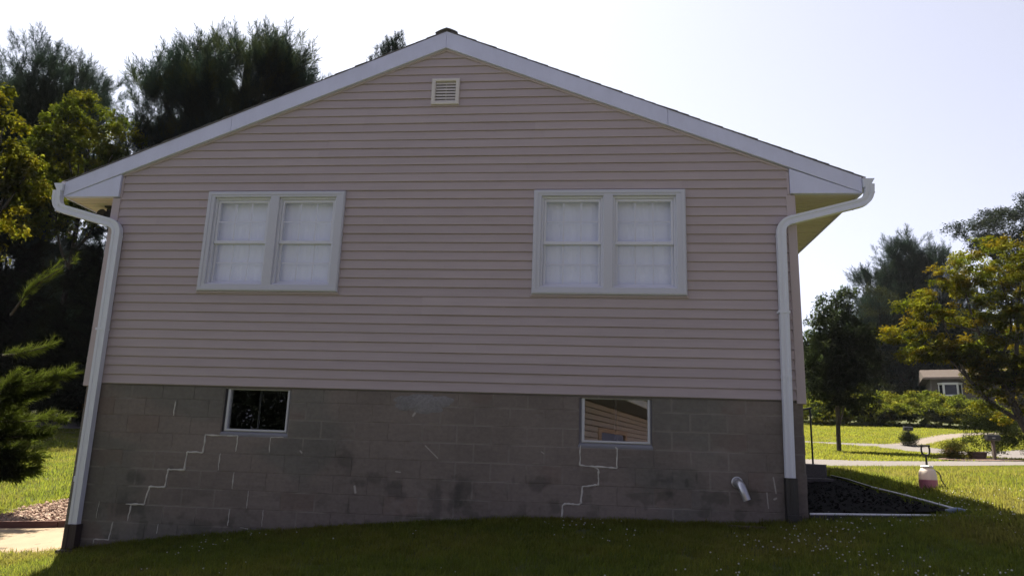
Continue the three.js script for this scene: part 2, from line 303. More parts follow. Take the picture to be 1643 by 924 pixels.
{
  const roof = group('roof', house), zf = 0.07, zb = ZB - 0.3, r = rng(71);
  const rt = (x) => 4.331 - 0.409 * Math.abs(x - PX);
  const xe0 = EL - 0.03, xe1 = ER + 0.03;
  mesh('roof_deck', poly([[PX, 4.3335], [xe0, rt(xe0) + 0.0025], [xe0, rt(xe0)], [PX, 4.331], [xe1, rt(xe1)], [xe1, rt(xe1) + 0.0025]], zb, zf - 0.01), shingleMat, roof);
  for (const s of [-1, 1]) {
    const xe = s < 0 ? xe0 - 0.012 : xe1 + 0.012, L = Math.abs(xe - PX), n = 38;
    for (let k = 0; k < n; k++) {                       // each course lies on the one below
      const a = PX + s * L * (1 - k / n), b = PX + s * L * (1 - (k + 1.15) / n), zz = zf + (r() - 0.5) * 0.014;
      const y = (x) => 4.334 - 0.409 * Math.abs(x - PX);
      const c = s > 0 ? Math.max(b, PX) : Math.min(b, PX);
      mesh('shingle_course', poly([[a, y(a)], [a, y(a) + 0.008], [c, y(c) + 0.002], [c, y(c)]], zb, zz), shingleMat, roof);
    }
  }
  for (let k = 0; k < 40; k++) {
    const z1 = zf + 0.016 - k * 0.29, arc = [], arc2 = [];
    for (let i = -4; i <= 4; i++) { const x = i * 0.034; arc.push([PX + x, 4.364 - 0.28 * Math.abs(x) - 1.2 * x * x]); arc2.unshift([PX + x, 4.352 - 0.28 * Math.abs(x) - 1.2 * x * x]); }
    const m = mesh('ridge_cap', poly(arc.concat(arc2), z1 - 0.31, z1), shingleMat, roof); m.rotation.x = 0.0;
    m.position.y = k % 2 ? 0.002 : 0;
  }
}
// ---- remaining walls of the box, floors
{
  const e = 0.105;
  for (const s of [-1, 1]) {
    const x = s < 0 ? XL : XR, pos = [], idx = [], uv = [];
    for (let k = 0; k < 22; k++) for (const [dy, dx] of [[0, 0.002], [0.0005, 0.0125], [0.104, 0.003]]) { const y = k * e + dy; pos.push(x + s * dx, y, -0.112, x + s * dx, y, ZB); uv.push(0, y / 1.2, 4.7, y / 1.2); }
    for (let i = 0; i < 65; i++) { const q = 2 * i; s > 0 ? idx.push(q, q + 1, q + 2, q + 1, q + 3, q + 2) : idx.push(q, q + 2, q + 1, q + 1, q + 2, q + 3); }
    const w = mesh('side_wall', bufGeo(pos, idx, uv), siding[0], house);
    mesh('wall_core', box(s < 0 ? x : x - 0.12, s < 0 ? x + 0.12 : x, 0, 2.24, ZB, -0.135), inside, w);
  }
  mesh('rear_wall', poly([[XL, -2.2], [XR, -2.2], [XR, 2.5], [PX, 4.1], [XL, 2.5]], ZB - 0.1, ZB), siding[1], house);
  mesh('floor', box(XL + 0.13, XR - 0.13, -0.011, 0.1, ZB + 0.01, -0.14), inside, house);
}

// ---- windows
const curtainGeo = (x0, x1, y0, y1, z, seed) => {
  const pos = [], idx = [], uv = [], n = 90, r = rng(seed), ph = r() * 6;
  for (let j = 0; j <= 1; j++) for (let i = 0; i <= n; i++) { const u = i / n, x = x0 + (x1 - x0) * u; pos.push(x, j ? y1 : y0, z + 0.0014 * Math.sin(u * 46 + ph + 0.6 * Math.sin(u * 9 + ph)) + 0.002 * Math.sin(u * 17 + ph * 2)); uv.push(u, j); }
  for (let i = 0; i < n; i++) idx.push(i, i + 1, i + n + 1, i + 1, i + n + 2, i + n + 1);
  return smoothGeo(pos, idx, uv);
};
const curtainMat = std([0.78, 0.83, 0.95], { roughness: 0.9, side: THREE.DoubleSide });
WIN.forEach((w, wi) => {
  const win = group('window', house);
  const sh = wi * 3.9, U = [[-4.455 + sh, -3.765 + sh], [-3.655 + sh, -2.965 + sh]], y0 = 1.168, y1 = 2.222;
  mesh('casing', [ring(rect(w[0], w[1], w[2], w[3]), U.map(([a, b]) => rect(a, y0, b, y1)), -0.03, 0.048, 0.006), ring(rect(w[0] + 0.012, w[1] + 0.012, w[2] - 0.012, w[3] - 0.012), [rect(w[0] + 0.045, w[1] + 0.045, w[2] - 0.045, w[3] - 0.045)], 0.0475, 0.054, 0.002)], winTrim, win);
  mesh('sill', ring(rect(w[0] - 0.012, w[1] - 0.022, w[2] + 0.012, w[1] - 0.001), [], 0, 0.03, 0.004), trimPink, win);
  U.forEach(([a, b], ui) => {
    mesh('frame', ring(rect(a - 0.005, y0 - 0.005, b + 0.005, y1 + 0.005), [rect(a + 0.024, y0 + 0.02, b - 0.024, y1 - 0.022)], -0.1, 0.012, 0.003), vinyl, win);
    const sash = (ya, yb, z, gl, gh) => {
      const x0 = a + 0.0245, x1 = b - 0.0245, g0 = x0 + 0.028, g1 = x1 - 0.028;
      mesh('sash', ring(rect(x0, ya, x1, yb), [rect(g0, ya + gl, g1, yb - gh)], z - 0.028, z, 0.004), vinyl, win);
      const p = mesh('pane', new THREE.PlaneGeometry(g1 - g0, yb - gh - ya - gl), glass, win); p.position.set((g0 + g1) / 2, (ya + gl + yb - gh) / 2, z - 0.012);
      p.rotation.set((h2(wi * 2 + ui, ya * 100, 4) - 0.5) * 0.006, (h2(wi * 2 + ui, ya * 100, 5) - 0.5) * 0.006, 0);
      const bars = [], gx = g1 - g0, gyh = yb - gh - ya - gl, zz = z - 0.02;
      for (const t of [1 / 3, 2 / 3]) bars.push(box(g0 + gx * t - 0.008, g0 + gx * t + 0.008, ya + gl, yb - gh, zz - 0.005, zz));
      bars.push(box(g0, g1, ya + gl + gyh * 0.5 - 0.008, ya + gl + gyh * 0.5 + 0.008, zz - 0.0045, zz + 0.0005));
      mesh('muntin_grid', bars, vinyl, win);
    };
    sash(1.664, y1 - 0.0225, -0.004, 0.04, 0.034);
    sash(y0 + 0.0205, 1.7, -0.036, 0.034, 0.036);
    mesh('curtain', curtainGeo(a - 0.02, b + 0.02, y0 - 0.03, y1 + 0.03, -0.118, 11 + wi * 2 + ui), curtainMat, win);
  });
});
// ---- louvred vent
{
  const v = group('gable_vent', house), m = std([0.6, 0.57, 0.55], { roughness: 0.55 });
  mesh('frame', ring(rect(VENT[0], VENT[1], VENT[2], VENT[3]), [rect(VENT[0] + 0.045, VENT[1] + 0.04, VENT[2] - 0.045, VENT[3] - 0.035)], -0.01, 0.04, 0.005), m, v);
  const y0 = VENT[1] + 0.04, y1 = VENT[3] - 0.035, n = 7, st = (y1 - y0) / n;
  const sl = box(VENT[0] + 0.044, VENT[2] - 0.044, -0.002, 0.002, -0.019, 0.019); sl.rotateX(1.08);
  for (let k = 0; k < n; k++) { const s = mesh('slat', sl, m, v); s.position.set(0, y0 + st * (k + 0.42), 0.012); }
  mesh('rib', box(-1.747, -1.737, y0, y1, -0.012, -0.004), m, v);
  mesh('screen', box(VENT[0] + 0.03, VENT[2] - 0.03, VENT[1] + 0.03, VENT[3] - 0.03, -0.13, -0.06), darkPlastic, v);
}
// ---- foundation of painted blocks
const WX0 = -6, WX1 = 2.5, WY0 = -2.15, WY1 = 0.1;
const JX = -4.239, BW = 0.3775, BH = 0.1918, JY = -0.545;
{
  const blobs = [[-2.05, -1.06, 0.16, 0.1], [-1.6, -1.16, 0.12, 0.2], [-1.42, -1.13, 0.1, 0.16], [-1.3, -1.03, 0.14, 0.14], [-0.55, -0.92, 0.2, 0.07], [-2.6, -0.75, 0.14, 0.2], [-2.3, -0.95, 0.2, 0.1], [0.82, -0.98, 0.07, 0.06], [1.0, -0.85, 0.02, 0.06], [1.1, -0.8, 0.015, 0.06], [0.75, -0.85, 0.12, 0.06], [-5.0, -1.03, 0.14, 0.07], [-4.6, -0.92, 0.06, 0.06], [-5.05, -1.35, 0.3, 0.1], [1.5, -0.84, 0.07, 0.06]];
  const marks = [[-1.745, -0.58, -1.603, -0.705, 0.006], [-1.90, -0.27, -1.88, -0.24, 0.012], [-2.49, -1.03, -2.475, -1.09, 0.012], [-2.05, -0.86, -2.0, -0.865, 0.006], [-3.13, -0.68, -3.11, -0.7, 0.008], [-3.72, -0.06, -3.71, -0.08, 0.008], [1.86, -0.78, 1.88, -0.93, 0.007], [1.79, -0.93, 1.8, -1.08, 0.007], [1.86, -0.99, 1.88, -0.98, 0.01], [-0.5, -0.6, -0.47, -0.62, 0.004]];
  const wallTex = tex(2048, 544, (u, v) => {
    const x = WX0 + (WX1 - WX0) * u, y = WY0 + (WY1 - WY0) * v;
    const n = fbm(x * 1.7, y * 1.7, 61, 5), f = fbm(x * 40, y * 40, 63, 3), m = fbm(x * 5, y * 5, 67, 4);
    let c = [0.176, 0.152, 0.136], k = 0.78 + 0.42 * n + 0.3 * (f - 0.5);
    c = c.map((q) => q * k);
    const mix = (t, a) => { c = c.map((q, i) => q + (t[i] - q) * a); };
    const gr = ss(0.5, 0.62, fbm(x * 0.75 + 3.3, y * 0.9, 71, 4) + 0.22 * ss(-2.4, -3.2, x) * ss(-0.5, -0.75, y) - 0.06);   // greener repaint with a ragged edge
    mix([0.128 * k, 0.127 * k, 0.114 * k], 0.7 * gr);
    const row = Math.floor((y - JY) / BH), hx = (x - JX) / BW + (((row % 2) + 2) % 2 ? 0 : 0.5), bt = h2(Math.floor(hx), row, 9);
    c = c.map((q) => q * (0.96 + 0.08 * bt));
    if (bt > 0.9) mix([0.15, 0.095, 0.075], 0.25 * ss(0.4, 0.6, m));
    const pale = ss(0.52, 0.7, fbm(x * 3.3, y * 3.3, 83, 4)) * ss(0.5, 0.8, x) * ss(2.0, 1.5, x) * ss(-0.62, -0.5, y);
    mix([0.24, 0.22, 0.2], 0.6 * pale);
    const fx = Math.abs(hx - Math.round(hx)) * BW, fy = Math.abs((y - JY) / BH - Math.round((y - JY) / BH)) * BH, jn = Math.min(fx, fy);
    mix([0.26, 0.24, 0.22], 0.6 * ss(0.014, 0.005, jn) * ss(0.44, 0.62, fbm(x * 2.3, y * 2.3, 91, 3)));
    for (const b of blobs) { const d = Math.hypot((x - b[0]) / b[2], (y - b[1]) / b[3]); if (d < 1.6) mix([0.032, 0.034, 0.03], 0.45 * ss(1.15, 0.2, d + 0.9 * (fbm(x * 14, y * 9, 97, 4) - 0.5) * 2.2)); }
    const moss = fbm(x * 6, y * 6, 101, 4), low = y - (-1.3 + 0.075 * x);
    if (moss > 0.5) mix([0.03, 0.038, 0.022], 0.36 * ss(0.52, 0.68, moss) * (low < 0.28 ? 1 : low < 0.5 ? 0.4 : 0.1));
    for (const q of marks) { const dx = q[2] - q[0], dy = q[3] - q[1], t = Math.max(0, Math.min(1, ((x - q[0]) * dx + (y - q[1]) * dy) / (dx * dx + dy * dy))), d = Math.hypot(x - q[0] - t * dx, y - q[1] - t * dy); if (d < q[4] * 1.5) mix([0.42, 0.4, 0.37], 0.85 * ss(q[4] * 1.3, q[4] * 0.5, d + 0.006 * (f - 0.5))); }
    return c;
  });
  wallTex.wrapS = wallTex.wrapT = THREE.ClampToEdgeWrapping;
  const rough = tex(512, 512, (u, v) => { const n = fbm(u * 64, v * 64, 111, 4, 64); return [n, n, n]; }, false);
  const blockMat = std([1, 1, 1], { map: wallTex, bumpMap: rough, bumpScale: 0.004, roughness: 0.92 });
  const f = group('foundation', house), r = rng(17), bv = 0.0026, gap = 0.0021;
  const BWIN = [[-4.075, -0.5425, -3.285, 0], [-0.115, -0.5425, 0.665, 0]];
  const UV = (x, y) => [(x - WX0) / (WX1 - WX0), (y - WY0) / (WY1 - WY0)];
  function block(x0, x1, y0, y1) {
    const z = 0 + (r() - 0.5) * 0.0014, t1 = (r() - 0.5) * 0.002, t2 = (r() - 0.5) * 0.002, pos = [], uv = [];
    const P = (x, y, zz) => { pos.push(x, y, zz); uv.push(...UV(x, y)); };
    const a = x0 + gap, b = x1 - gap, c = y0 + gap, d = y1 - gap;
    P(a, c, -0.03); P(b, c, -0.03); P(b, d, -0.03); P(a, d, -0.03);
    P(a, c, z - bv); P(b, c, z - bv); P(b, d, z - bv); P(a, d, z - bv);
    P(a + bv, c + bv, z + t1); P(b - bv, c + bv, z - t1); P(b - bv, d - bv, z + t2); P(a + bv, d - bv, z - t2);
    const idx = []; for (const o of [0, 4]) for (let i = 0; i < 4; i++) { const j = (i + 1) % 4; idx.push(o + i, o + j, o + 4 + i, o + j, o + 4 + j, o + 4 + i); }
    idx.push(8, 9, 10, 8, 10, 11);
    mesh('block', bufGeo(pos, idx, uv), blockMat, f);
  }
  const X0 = XL, X1 = XR + 0.005;
  for (let row = -8; row <= 2; row++) {
    const ya = JY + row * BH, yb = Math.min(ya + BH, -0.014), off = ((row % 2) + 2) % 2 ? 0 : 0.5;
    for (let k = -6; k < 20; k++) {
      let a = Math.max(JX + (k + off) * BW, X0), b = Math.min(JX + (k + off + 1) * BW, X1);
      if (b - a < 0.03) continue;
      if (yb < gy((a + b) / 2, 0.05) - 0.12) continue;
      let parts = [[a, b]];
      for (const w of BWIN) if (yb > w[1] + 0.01) parts = parts.flatMap(([p, q]) => (q <= w[0] || p >= w[2] ? [[p, q]] : [[p, w[0]], [w[2], q]].filter(([i, j]) => j - i > 0.02)));
      for (const [p, q] of parts) block(p, q, ya, yb);
    }
  }
  mesh('mortar_backing', (() => { const g = ring(rect(X0 + 0.006, -2.3, X1 - 0.006, -0.016), BWIN.map((w) => rect(w[0] + 0.01, w[1] + 0.004, w[2] - 0.01, -0.03)), -0.2, -0.0036, 0); const p = g.attributes.position, uv = g.attributes.uv; for (let i = 0; i < p.count; i++) uv.setXY(i, ...UV(p.getX(i), p.getY(i))); return g; })(), blockMat, f);
  const caulk = std([0.58, 0.57, 0.53], { map: grit, roughness: 0.85 });
  const J = (pts, rad = 0.0098) => {
    const q = [], rr = rng(Math.round((pts[0][0] + 9) * 1000));
    for (let i = 0; i < pts.length; i++) { q.push([pts[i][0] + (rr() - 0.5) * 0.006, pts[i][1] + (rr() - 0.5) * 0.006, 0]); if (i < pts.length - 1) for (const t of [0.12, 0.4, 0.7, 0.88]) q.push([pts[i][0] + (pts[i + 1][0] - pts[i][0]) * t + (rr() - 0.5) * 0.007, pts[i][1] + (pts[i + 1][1] - pts[i][1]) * t + (rr() - 0.5) * 0.007, 0]); }
    const rad2 = q.map(() => rad * (0.5 + 0.95 * rr())); rad2[0] *= 0.4; rad2[rad2.length - 1] *= 0.4;
    const g = tube(q, rad2, 6); g.scale(1, 1, 0.55); g.translate(0, 0, 0.001);
    mesh('caulk_line', g, caulk, f);
  };
  const y = (k) => JY - k * BH;
  J([[-4.035, y(0)], [-4.235, y(0)], [-4.242, y(1)], [-4.425, y(1)], [-4.43, y(2)], [-4.62, y(2)], [-4.632, y(3)], [-4.81, y(3)], [-4.845, y(4)], [-5.06, y(4)]]);
  J([[-4.995, y(4)], [-5.015, y(5) + 0.01]]); J([[-5.178, y(5)], [-5.2, y(6)], [-5.37, y(6)], [-5.375, y(6) - 0.045]], 0.006);
  J([[-4.035, y(0)], [-3.86, y(0)], [-3.862, y(1) + 0.02]], 0.006); J([[-4.037, y(1)], [-4.043, y(2) + 0.01]], 0.006); J([[-3.855, y(2)], [-3.858, y(3) + 0.01]], 0.006);
  J([[-3.668, y(3)], [-3.672, y(4) + 0.01]], 0.006); J([[-3.857, y(4)], [-3.86, y(5) + 0.015]], 0.006); J([[-3.33, y(0) + 0.002], [-3.478, y(0)], [-3.48, y(1) + 0.02]], 0.005);
  J([[-3.476, y(4)], [-3.48, y(5) + 0.02]], 0.005); J([[-4.642, -0.185], [-4.645, y(-1) + 0.01]], 0.006); J([[-5.376, -1.3], [-5.385, -1.48]], 0.005); J([[-4.65, y(5)], [-4.66, y(5) - 0.11]], 0.004); J([[-3.72, y(5)], [-3.62, y(5) - 0.01], [-3.62, y(5) - 0.09]], 0.004);
  J([[-0.088, y(0) + 0.02], [-0.09, y(1) + 0.012], [0.06, y(1)], [0.292, y(1) - 0.004], [0.296, y(0)], [0.27, y(0) + 0.018]]);
  J([[0.06, y(1)], [0.105, y(1) - 0.03], [0.1, y(2) + 0.01], [0.02, y(2)], [-0.06, y(2) - 0.01], [-0.075, y(3) + 0.02], [-0.09, y(3)], [-0.24, y(3)], [-0.265, y(3) - 0.02], [-0.272, y(4) + 0.03]]);
  // grey smear of mortar just below the siding
  {
    const pos = [0, 0, 0.008], idx = [], r2 = rng(8), n = 40, cx = -1.78, cy = -0.135, uv = [0, 0];
    for (let k = 1; k <= 3; k++) for (let i = 0; i < n; i++) { const a = (i / n) * Math.PI * 2, q = (k / 3) * (0.5 + 1.0 * fbm(Math.cos(a) * 2 + 5, Math.sin(a) * 2 + 5, 7, 3)); pos.push(Math.cos(a) * 0.29 * q, Math.max(-0.12, Math.min(0.1, Math.sin(a) * 0.115 * q)), [0, 0.007, 0.006, -0.002][k] + (r2() - 0.5) * 0.002); uv.push(Math.cos(a) * q * 0.2, Math.sin(a) * q * 0.1); }
    for (let i = 0; i < n; i++) { const j = (i + 1) % n; idx.push(0, 1 + i, 1 + j); for (let k = 0; k < 2; k++) { const o = 1 + k * n; idx.push(o + i, o + n + i, o + j, o + j, o + n + i, o + n + j); } }
    const g = smoothGeo(pos, idx, uv); g.translate(cx, cy, 0.003);
    mesh('mortar_patch', g, std([0.25, 0.243, 0.25], { map: grit, roughness: 0.95 }), f);
  }
  // windows of the basement
  BWIN.forEach((w, i) => {
    const b = group('basement_window', house), alu = std([0.5, 0.52, 0.55], { roughness: 0.5 }), a0 = w[0] + 0.04, a1 = w[2] - 0.03, b0 = -0.49, b1 = -0.024;
    mesh('frame', ring(rect(a0, b0, a1, b1), [rect(a0 + 0.028, b0 + 0.022, a1 - 0.022, b1 - 0.012)], -0.075, -0.012, 0.004), alu, b);
    mesh('frame', ring(rect(a0 - 0.015, b0 - 0.012, a1 + 0.015, b1 + 0.004), [rect(a0 + 0.008, b0 + 0.006, a1 - 0.006, b1 - 0.004)], -0.09, -0.03, 0.002), std([0.3, 0.31, 0.34], { roughness: 0.6 }), b);
    const p = mesh('pane', new THREE.PlaneGeometry(a1 - a0 - 0.05, b1 - b0 - 0.034), doublePane, b); p.position.set((a0 + a1) / 2 + 0.003, (b0 + b1) / 2 + 0.005, -0.045);
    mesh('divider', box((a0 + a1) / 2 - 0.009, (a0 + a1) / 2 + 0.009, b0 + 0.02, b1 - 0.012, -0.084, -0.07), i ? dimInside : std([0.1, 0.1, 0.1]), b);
    // uneven mortar sill and jambs
    const pos = [], idx = [], n = 30, r3 = rng(40 + i);
    for (let k = 0; k <= n; k++) { const x = w[0] + 0.002 + (w[2] - w[0] - 0.004) * (k / n), q = (fbm(k * 0.5, i * 9, 13, 3) - 0.5) * 0.022; pos.push(x, b0 - 0.006, -0.04, x, b0 - 0.012 + q * 0.3, -0.014 + q * 0.2, x, b0 - 0.034 + q, 0.003 + Math.abs(q) * 0.35, x, w[1] - 0.004 + q * 0.3, -0.002); }
    for (let k = 0; k < n; k++) for (let j = 0; j < 3; j++) { const o = k * 4 + j; idx.push(o, o + 1, o + 4, o + 1, o + 5, o + 4); }
    mesh('mortar_sill', smoothGeo(pos, idx), std([0.2, 0.205, 0.23], { roughness: 0.9 }), b);
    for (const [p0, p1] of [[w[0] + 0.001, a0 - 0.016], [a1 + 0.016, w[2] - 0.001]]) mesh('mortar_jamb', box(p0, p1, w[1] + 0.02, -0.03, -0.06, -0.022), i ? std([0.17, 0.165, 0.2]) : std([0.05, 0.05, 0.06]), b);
  });
  // the foundation's other walls and the basement floor
  for (const s of [-1, 1]) {
    const x = s < 0 ? X0 : X1, g = box(s < 0 ? x + 0.001 : x - 0.2, s < 0 ? x + 0.2 : x - 0.001, -2.4, -0.0165, ZB, -0.21), pp = g.attributes.position, uv = g.attributes.uv;
    for (let i = 0; i < pp.count; i++) uv.setXY(i, (-pp.getZ(i)) / 8.5, (pp.getY(i) - WY0) / 2.25);
    mesh('side_foundation', g, blockMat, house);
  }
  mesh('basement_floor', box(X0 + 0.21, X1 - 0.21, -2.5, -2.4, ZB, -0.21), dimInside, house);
}
// ---- downspouts with drain boots, vent pipe, flood lamp
{
  const dl = mesh('downspout', sweepXY(rounded([[-6.478, 2.312], [-6.462, 2.095], [-5.622, 1.87], [-5.583, -1.55]], 0.115), 0.062, 0.05, 0.036), pipeWhite, house);
  for (const q of [[[-6.44, 2.089], [-6.425, 2.085]], [[-6.29, 2.049], [-6.275, 2.045]], [[-5.75, 1.904], [-5.735, 1.9]], [[-5.6205, 1.745], [-5.6202, 1.72]], [[-6.4725, 2.235], [-6.4718, 2.22]]]) mesh('joint', sweepXY(q, 0.062, 0.0525, 0.0385), pipeWhite, dl);
  mesh('joint', sweepXY([[-5.6, -1.03], [-5.596, -1.09]], 0.062, 0.052, 0.038), pipeWhite, dl);
  mesh('strap', box(-5.68, -5.555, 0.6, 0.625, 0.02, 0.1), pipeWhite, dl);
  mesh('drain_boot', [sweepXY([[-5.583, -1.54], [-5.58, -1.95]], 0.066, 0.066, 0.05), box(-5.68, -5.5, -1.99, -1.8, 0.02, 0.17)], std([0.045, 0.033, 0.03], { roughness: 0.8 }), dl);
  const dr = mesh('downspout', sweepXY(rounded([[2.985, 2.33], [2.972, 2.14], [2.04, 1.895], [2.008, -0.79]], 0.115), 0.062, 0.046, 0.034), pipeWhite, house);
  for (const q of [[[2.805, 2.096], [2.79, 2.092]], [[2.17, 1.929], [2.155, 1.925]], [[2.0383, 1.765], [2.038, 1.74]], [[2.0205, 0.25], [2.0202, 0.225]], [[2.979, 2.24], [2.9782, 2.225]]]) mesh('joint', sweepXY(q, 0.062, 0.0485, 0.0365), pipeWhite, dr);
  mesh('strap', box(1.965, 2.085, 0.9, 0.925, 0.02, 0.099), pipeWhite, dr);
  mesh('drain_boot', [sweepXY([[2.0105, -0.775], [2.012, -1.35]], 0.064, 0.056, 0.044), box(1.955, 2.085, -1.35, -1.13, 0.015, 0.14)], darkPlastic, dr);
  const pv = std([0.5, 0.51, 0.54], { roughness: 0.28, metalness: 0.7, side: THREE.DoubleSide });
  const vp = mesh('vent_pipe', [tube([[1.495, -0.84, -0.05], [1.5, -0.84, 0.03], [1.515, -0.855, 0.085], [1.538, -0.92, 0.12], [1.566, -1.005, 0.133]], [0.039, 0.039, 0.04, 0.039, 0.039], 18)], pv, house);
  const col = new THREE.TorusGeometry(0.05, 0.009, 8, 24); col.translate(1.5, -0.84, 0.006); mesh('collar', col, pv, vp);
  const fl = group('flood_lamp', house);
  const head = new THREE.CylinderGeometry(0.055, 0.075, 0.13, 18, 1); head.rotateX(1.25); head.translate(-6.13, 2.12, -0.33);
  mesh('lamp_head', [head, box(-6.08, -5.86, 2.03, 2.2, -0.42, -0.3)], darkPlastic, fl);
  const arm = new THREE.CylinderGeometry(0.018, 0.018, 0.1, 10); arm.translate(-6.0, 2.2, -0.36);
  mesh('bracket', [arm, box(-6.1, -5.88, 2.215, 2.234, -0.44, -0.28)], darkPlastic, fl);
}

// ------------------------------------------------------------------ by the house: stoop, bed edging, sprayer and small things
const darkConc = std([0.13, 0.125, 0.12], { map: grit, roughness: 0.95 });
{
  const st = tag(group('stoop', scene, [2.78, -0.87, -4.2]), 'dark concrete stoop behind the right corner of the house', 'stoop');
  mesh('block', ring(rect(-0.575, -0.4, 0.545, 0.215), [], -1.2, 1.15, 0.012), darkConc, st);
  mesh('step', box(-0.575, 0.545, -0.4, 0.03, 1.152, 1.45), darkConc, st);
  const rl = tag(group('railing', scene, [3.2, -0.655, -3.25]), 'thin black metal railing on the dark stoop behind the house corner', 'railing');
  const c = (x, y0, y1, z) => { const g = new THREE.CylinderGeometry(0.013, 0.013, y1 - y0, 10); g.translate(x, (y0 + y1) / 2, z); return g; };
  mesh('post', c(0, 0, 0.78, 0), darkPlastic, rl); mesh('post', c(0, 0, 0.78, -1.9), darkPlastic, rl);
  const hr = new THREE.CylinderGeometry(0.016, 0.016, 2, 10); hr.rotateX(Math.PI / 2); hr.translate(0, 0.79, -0.95);
  mesh('handrail', hr, darkPlastic, rl);
}
{
  const fr = [[2.195, 0.012], [2.9, 0.014], [3.57, 0.015]], sd = [[3.578, 0], [3.58, -1.1], [3.53, -2], [3.48, -2.8], [3.4, -3.1]];
  const e = tag(group('bed_edging', scene, [2.2, -1.12, 0]), 'pale pipe edging round the black mulch bed by the right corner', 'edging');
  const off = (p) => [p[0] - 2.2, p[1] + 1.12, p[2]];
  const lay = (pts, dy) => pts.map(([x, z]) => off([x, gy(x, z) + dy, z]));
  const front = (x, dy, z) => off([x, -1.117 + (x - 2.195) * 0.03 + dy, z]);
  mesh('front_pipe', tube(fr.map(([x, z]) => front(x, 0, z)), [0.011, 0.011, 0.01], 8), std([0.62, 0.63, 0.68], { roughness: 0.45 }), e);
  const g = box(0, 1.375, -0.14, 0.05, 0.002, 0.02); { const p = g.attributes.position; for (let i = 0; i < p.count; i++) p.setY(i, p.getY(i) - 0.046 + p.getX(i) * 0.03); }
  mesh('front_board', g, std([0.03, 0.03, 0.032], { roughness: 0.7 }), e);
  mesh('side_pipe', tube(lay(sd.slice(0, 3), 0.085), [0.011, 0.011, 0.011], 8), std([0.45, 0.46, 0.5], { roughness: 0.5 }), e);
  mesh('side_pipe', tube(lay(sd.slice(2), 0.085), [0.012, 0.012, 0.012], 8), darkPlastic, e);
  mesh('corner_joint', tube([off([3.5, gy(3.5, 0) + 0.06, -0.04]), off([3.6, gy(3.6, 0) + 0.075, 0.0]), off([3.66, gy(3.66, 0) + 0.06, 0.02])], [0.022, 0.026, 0.02], 8), std([0.12, 0.16, 0.24], { roughness: 0.6 }), e);
  const lg = tag(group('stick', scene, [3.7, gy(3.7, 0.12), 0.12]), 'weathered brown piece of wood beyond the tip of the mulch bed', 'wood');
  mesh('wood', [tube([[-0.12, 0.03, 0.05], [0.0, 0.02, 0.06], [0.15, 0.03, 0.02], [0.3, 0.05, -0.04]], [0.018, 0.03, 0.026, 0.012], 8)], std([0.13, 0.105, 0.075], { map: grit }), lg);
  const r = rng(5), pos = []; const n = 900, im = new THREE.InstancedMesh(new THREE.BoxGeometry(0.022, 0.005, 0.009), phy([1, 1, 1], { roughness: 1, specularIntensity: 0.1 }), n), M = new THREE.Matrix4(), q = new THREE.Quaternion(), eu = new THREE.Euler();
  for (let i = 0; i < n; i++) { const x = 2.25 + r() * 1.25, z = -0.06 - r() * 3, s = 0.5 + r(); M.compose(new THREE.Vector3(x, gy(x, z) + 0.072, z), q.setFromEuler(eu.set((r() - 0.5) * 1.2, r() * 6, (r() - 0.5) * 1.2)), new THREE.Vector3(s, s, s)); im.setMatrixAt(i, M); im.setColorAt(i, r() < 0.012 ? rgb(0.2, 0.19, 0.18) : rgb(0.004 + r() * 0.005, 0.004 + r() * 0.0045, 0.004 + r() * 0.0045)); }
  im.name = 'mulch_chips'; im.castShadow = im.receiveShadow = true; scene.add(im); kind(im, 'stuff', 'black mulch chips in the bed at the right corner'); im.userData.category = 'mulch';
}
